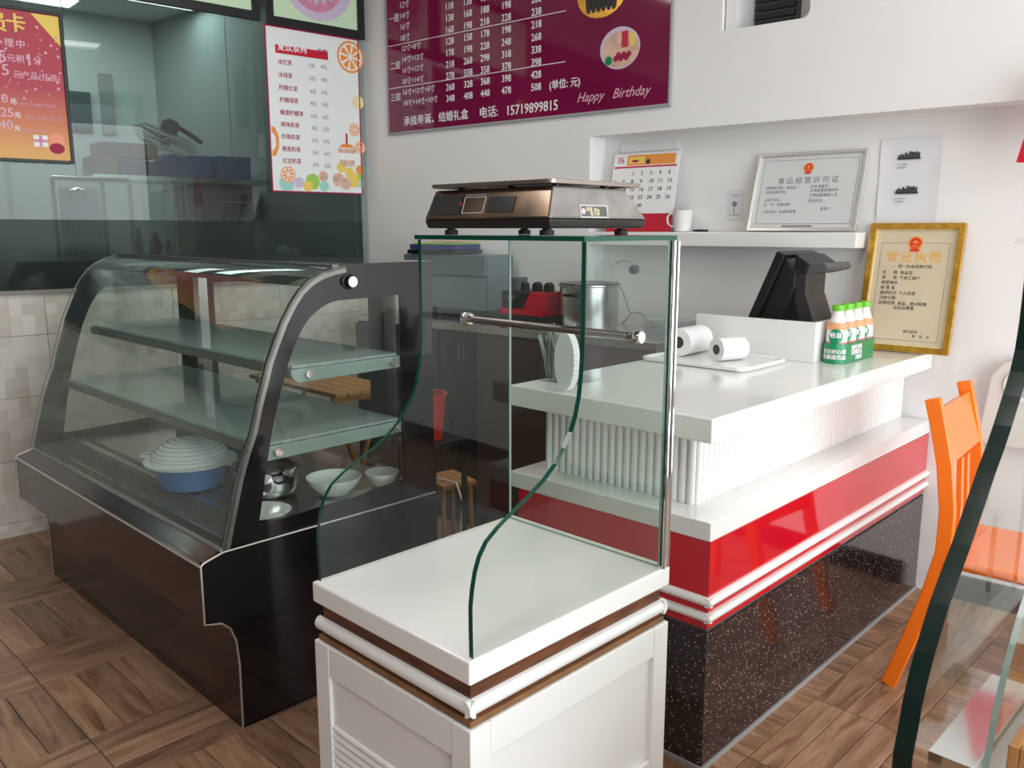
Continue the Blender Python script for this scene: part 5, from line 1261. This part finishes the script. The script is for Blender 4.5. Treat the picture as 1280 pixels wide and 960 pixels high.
MB().tube([(-.055, 0, dz0 - 1.3), (.055, 0, dz0 - 1.3)], .005, 6).obj('top_bar', 'chrome', ds); MB().tube([(0, 0, .0), (0, 0, dz0 - 1.25)], .004, 6).obj('centre_rod', 'chrome', ds)
# kitchen counter right behind the frosted strip with bottles
kc = thing('kitchen_counter', 'dark kitchen counter directly behind the frosted glass strip', 'counter', PL.mat(0, 0, 0))
MB().box(.2, 1.9, .045, .62, 1.26, 1.30).obj('top', 'darksteel', kc); MB().box(.22, 1.88, .125, .6, 0, 1.26).obj('body', 'greydark', kc)
ds.location = Vector(PL.w((Lf(225, 240, .4)[0]), .4, 1.301)); 
def bot(lab, px_, m, mc, h_=.16, r=.026):
    x, _ = Lf(px_, 300, .085)
    t = thing('sauce_bottle', lab, 'bottle', PL.mat(x, .085, 1.301))
    MB().lathe([(0, 0), (r, 0), (r, h_ * .6), (r * .5, h_ * .8), (r * .45, h_ * .86), (0, h_ * .86)], n=18).obj('body', m, t, smooth=True)
    MB().lathe([(r * .5, h_ * .86), (r * .5, h_), (0, h_)], n=14).obj('cap', mc, t, smooth=True)
bot('slim red sauce bottle behind the frosted glass, leftmost of four', 174, 'redplastic', 'redplastic', .15, .018)
bot('fat red sauce bottle behind the frosted glass, second of four', 194, 'redplastic', 'redplastic', .13, .03)
bot('white topped small bottle behind the frosted glass, third of four', 212, 'grey', 'whitemat', .10, .022)
bot('small yellow bottle behind the frosted glass, rightmost of four', 233, 'fruity', 'fruity', .10, .02)
x, z = Lf(350, 308, .2)
fp = thing('ornament', 'blurred pale green and pink ornament behind the frosted glass below the menu', 'ornament', PL.mat(x, .095, 1.301))
MB().lathe([(0, 0), (.035, .0), (.045, .025), (.03, .05), (0, .06)], n=16, cx=-.03).obj('flower', 'teal', fp, smooth=True)
MB().lathe([(0, 0), (.03, .0), (.035, .02), (0, .04)], n=16, cx=.04).obj('flower', 'flesh', fp, smooth=True)
# tall grey panels on the far kitchen wall
def kpanel(lab, x0, x1, y0, y1, m):
    a, z1 = Lf(x0, y0, KD - .02); b, z0 = Lf(x1, y1, KD - .02)
    t = thing('wall_panel', lab, 'panel', PL.mat(a, KD - .022, 0)); MB().box(0, b - a, 0, .02, z0, min(z1, 2.9)).obj('board', m, t, bevel=.003)
kpanel('narrow grey panel on the far kitchen wall, left of the fan', 123, 146, 91, 168, 'grey')
kpanel('taller grey panel on the far kitchen wall above the fan', 199, 228, 68, 150, 'grey')
kpanel('blue panel on the far kitchen wall next to the red poster', 87, 117, 113, 165, 'blueglass')
kl = ceiling_light(PL.mat(1.25, 1.7, 2.995), 'kitchen ceiling light panel reflected high in the partition', 6.5, (.80, 1, .97), 1.2, .3)

# ================================================================= RIGHT SIDE
# orange chair: back parallel to the counter
ch0 = np.array([1.300, 2.455]); ch1 = np.array([1.570, 2.78]); 
dirc = (ch1 - ch0); Wc = np.linalg.norm(dirc); dirc /= Wc; th = math.atan2(dirc[1], dirc[0])
oc = thing('orange_chair', 'bright orange wooden chair beside the counter with its back to it', 'chair', Matrix.Translation((ch0[0], ch0[1], 0)) @ Matrix.Rotation(th, 4, 'Z'))
def bar(path, w_, t_, name, axis_w=(1, 0, 0)):
    """flat bar: path in y,z ; width along x"""
    A = []; 
    pts = [Vector(p) for p in path]; B = []
    for i, p in enumerate(pts):
        d = (pts[min(len(pts) - 1, i + 1)] - pts[max(0, i - 1)]).normalized(); n_2 = Vector((-d.y, d.x)); A.append(tuple(p + n_2 * t_ / 2)); B.append(tuple(p - n_2 * t_ / 2))
    return A, B
# local x: along the back, y: rearwards (+y towards the counter), z up
post = [(.115, .0), (.065, .17), (.018, .34), (-.010, .48), (-.010, .61), (.008, .75), (.036, .87), (.058, .95)]
for x in (0, Wc - .028):
    A, B = bar(post, .028, .045, 'p'); MB().quadpath(A, B, 'x', x, x + .028).obj('back_post', 'orange', oc, smooth=True, bevel=.004)
A, B = bar([(.0, .755), (.016, .81), (.034, .875), (.046, .915)], .0, .02, ''); MB().quadpath(A, B, 'x', .028, Wc - .028).obj('top_rail', 'orange', oc, smooth=True)
A, B = bar([(-.012, .46), (-.010, .60), (.000, .745)], .0, .015, '')
for x in (Wc * .36, Wc * .55): MB().quadpath(A, B, 'x', x, x + .03).obj('back_slat', 'orange', oc, smooth=True)
MB().prism([(.0, -.42), (Wc, -.42), (Wc, .0), (.0, .0)], 'z', .435, .465).obj('seat', 'orange', oc, bevel=.01)
for x in (.01, Wc - .045): MB().box(x, x + .035, -.41, -.375, 0, .435).obj('front_leg', 'orange', oc, bevel=.004)
MB().box(.03, Wc - .03, -.40, -.38, .38, .434).box(.03, Wc - .03, -.03, -.01, .38, .434).obj('seat_rail', 'orange', oc)
# rounded beige dispenser on the wall
bdl = PB.front(1226, 500, -.07)[0]; bdt = PB.front(1262, 445, -.07)[1]
bd = thing('wall_dispenser', 'rounded pale beige dispenser with a round grey opening on the wall by the orange chair', 'dispenser', wallmat_B(-.001, bdl, bdt - .34))
MB().prism([(0, .02), (.03, .0), (.27, .0), (.30, .02), (.30, .22), (.28, .28), (.23, .325), (.17, .34), (.11, .335), (.06, .31), (.025, .26)], 'z', 0, .07).obj('body', 'beigeplastic', bd, bevel=.006)
MB().lathe([(.052, .0), (.060, .004), (.060, .008), (.046, .008), (.042, .001)], cx=.13, cy=.235, cz=.0705, n=24).obj('rim', 'whitemat', bd, smooth=True); MB().disc(.13, .235, .046, .0702, .072).obj('opening', 'grey', bd)

# second display case at the right edge, very close
ec = thing('near_display_case', 'glass bread display case cut by the right edge, closest to the camera', 'display case', PD.mat())
prof2 = [(-.016, .66), (-.016, .735), (-.004, .77), (.004, .805), (.018, .835), (.035, .866), (.056, .895), (.081, .926), (.115, .958), (.154, .993), (.198, 1.038), (.245, 1.088), (.278, 1.118), (.306, 1.148), (.340, 1.19), (.367, 1.225), (.382, 1.258), (.390, 1.30), (.392, 1.34), (.392, 1.427)]
pr2 = prof2
s_pane(ec, -.020, .006, pr2, .80, 'side_pane', edge='darkedge')
s_pane(ec, -.105, -.097, [(x + .03, max(z, .7008)) for x, z in pr2], .80, 'inner_pane', edge='clearedge')
MB().box(.30, .80, -.62, .002, 1.4275, 1.437).obj('top_pane', 'pane', ec)
MB().box(-.03, .83, -.68, -.075, .655, .70).obj('top_slab', 'stone', ec, bevel=.004)
MB().box(.05, .35, -.078, -.02, .70, .715).box(.05, .35, -.0745, -.02, .66, .70).obj('pane_clamp', 'chrome', ec)
MB().box(-.0, .81, -.66, -.09, 0, .654).obj('cabinet', 'whitepaint', ec)
for x in (.0, .75): MB().box(x - .004, x + .06, -.66, -.084, 0, .64).obj('corner_post', 'whitepaint', ec)
# wooden tray
def wood_tray(lab, a, b, L_, W2, ht, m='traywood', z=.7005):
    t = thing('bread_tray', lab, 'tray', PD.mat(a, b, z))
    MB().box(0, L_, -W2, 0, 0, .008).obj('bottom', 'traywood2', t)
    for (x0, x1, y0, y1) in ((0, L_, -.014, 0), (0, L_, -W2, -W2 + .014), (0, .014, -W2 + .014, -.014), (L_ - .014, L_, -W2 + .014, -.014)): MB().box(x0, x1, y0, y1, .008, ht).obj('side_board', m, t, bevel=.002)
    return t
wood_tray('varnished wooden tray at the bottom right corner of the picture', .075, -.112, .34, .36, .055)
def bun(lab, a, b, z, r, m='bread', sq=.6, grp='bread buns in the near display case'):
    t = thing('bread_bun', lab, 'bread', PD.mat(a, b, z, rs.random() * 3), grp)
    MB().lathe([(0, 0), (r * .8, .0), (r, r * sq * .3), (r * .92, r * sq * .7), (r * .6, r * sq), (0, r * sq * 1.12)], n=20).obj('crust', m, t, smooth=True)
for i in range(3):
    for j in range(2): bun('round yellow bun in the wooden tray at the bottom right corner', .14 + i * .085, -.17 - j * .10, .709, .038)
# riser with loaves in the case
rz = thing('bread_riser', 'clear riser shelf with yellow loaves inside the near glass case', 'shelf', PD.mat(0, 0, .7005))
MB().box(.46, .76, -.56, -.12, .170, .176).obj('board', 'pane_tint', rz)
for x in (.47, .74):
    for y in (-.55, -.14): MB().box(x, x + .008, y, y + .008, 0, .169).obj('leg', 'steel', rz)
for i in range(3):
    for j in range(2):
        t = thing('bread_loaf', 'yellow loaf on the clear riser inside the near glass case', 'bread', PD.mat(.54 + j * .14, -.19 - i * .130, .8770, 1.5), 'loaves on the riser in the near case')
        MB().lathe([(0, -.055), (.03, -.047), (.040, 0), (.03, .047), (0, .055)], axis='x', cz=.040, n=16).obj('crust', 'cream' if (i + j) % 2 else 'bread', t, smooth=True)
print('TRIS', sum(len(o.data.polygons) for o in bpy.data.objects if o.type == 'MESH'), 'OBJS', len(bpy.data.objects))
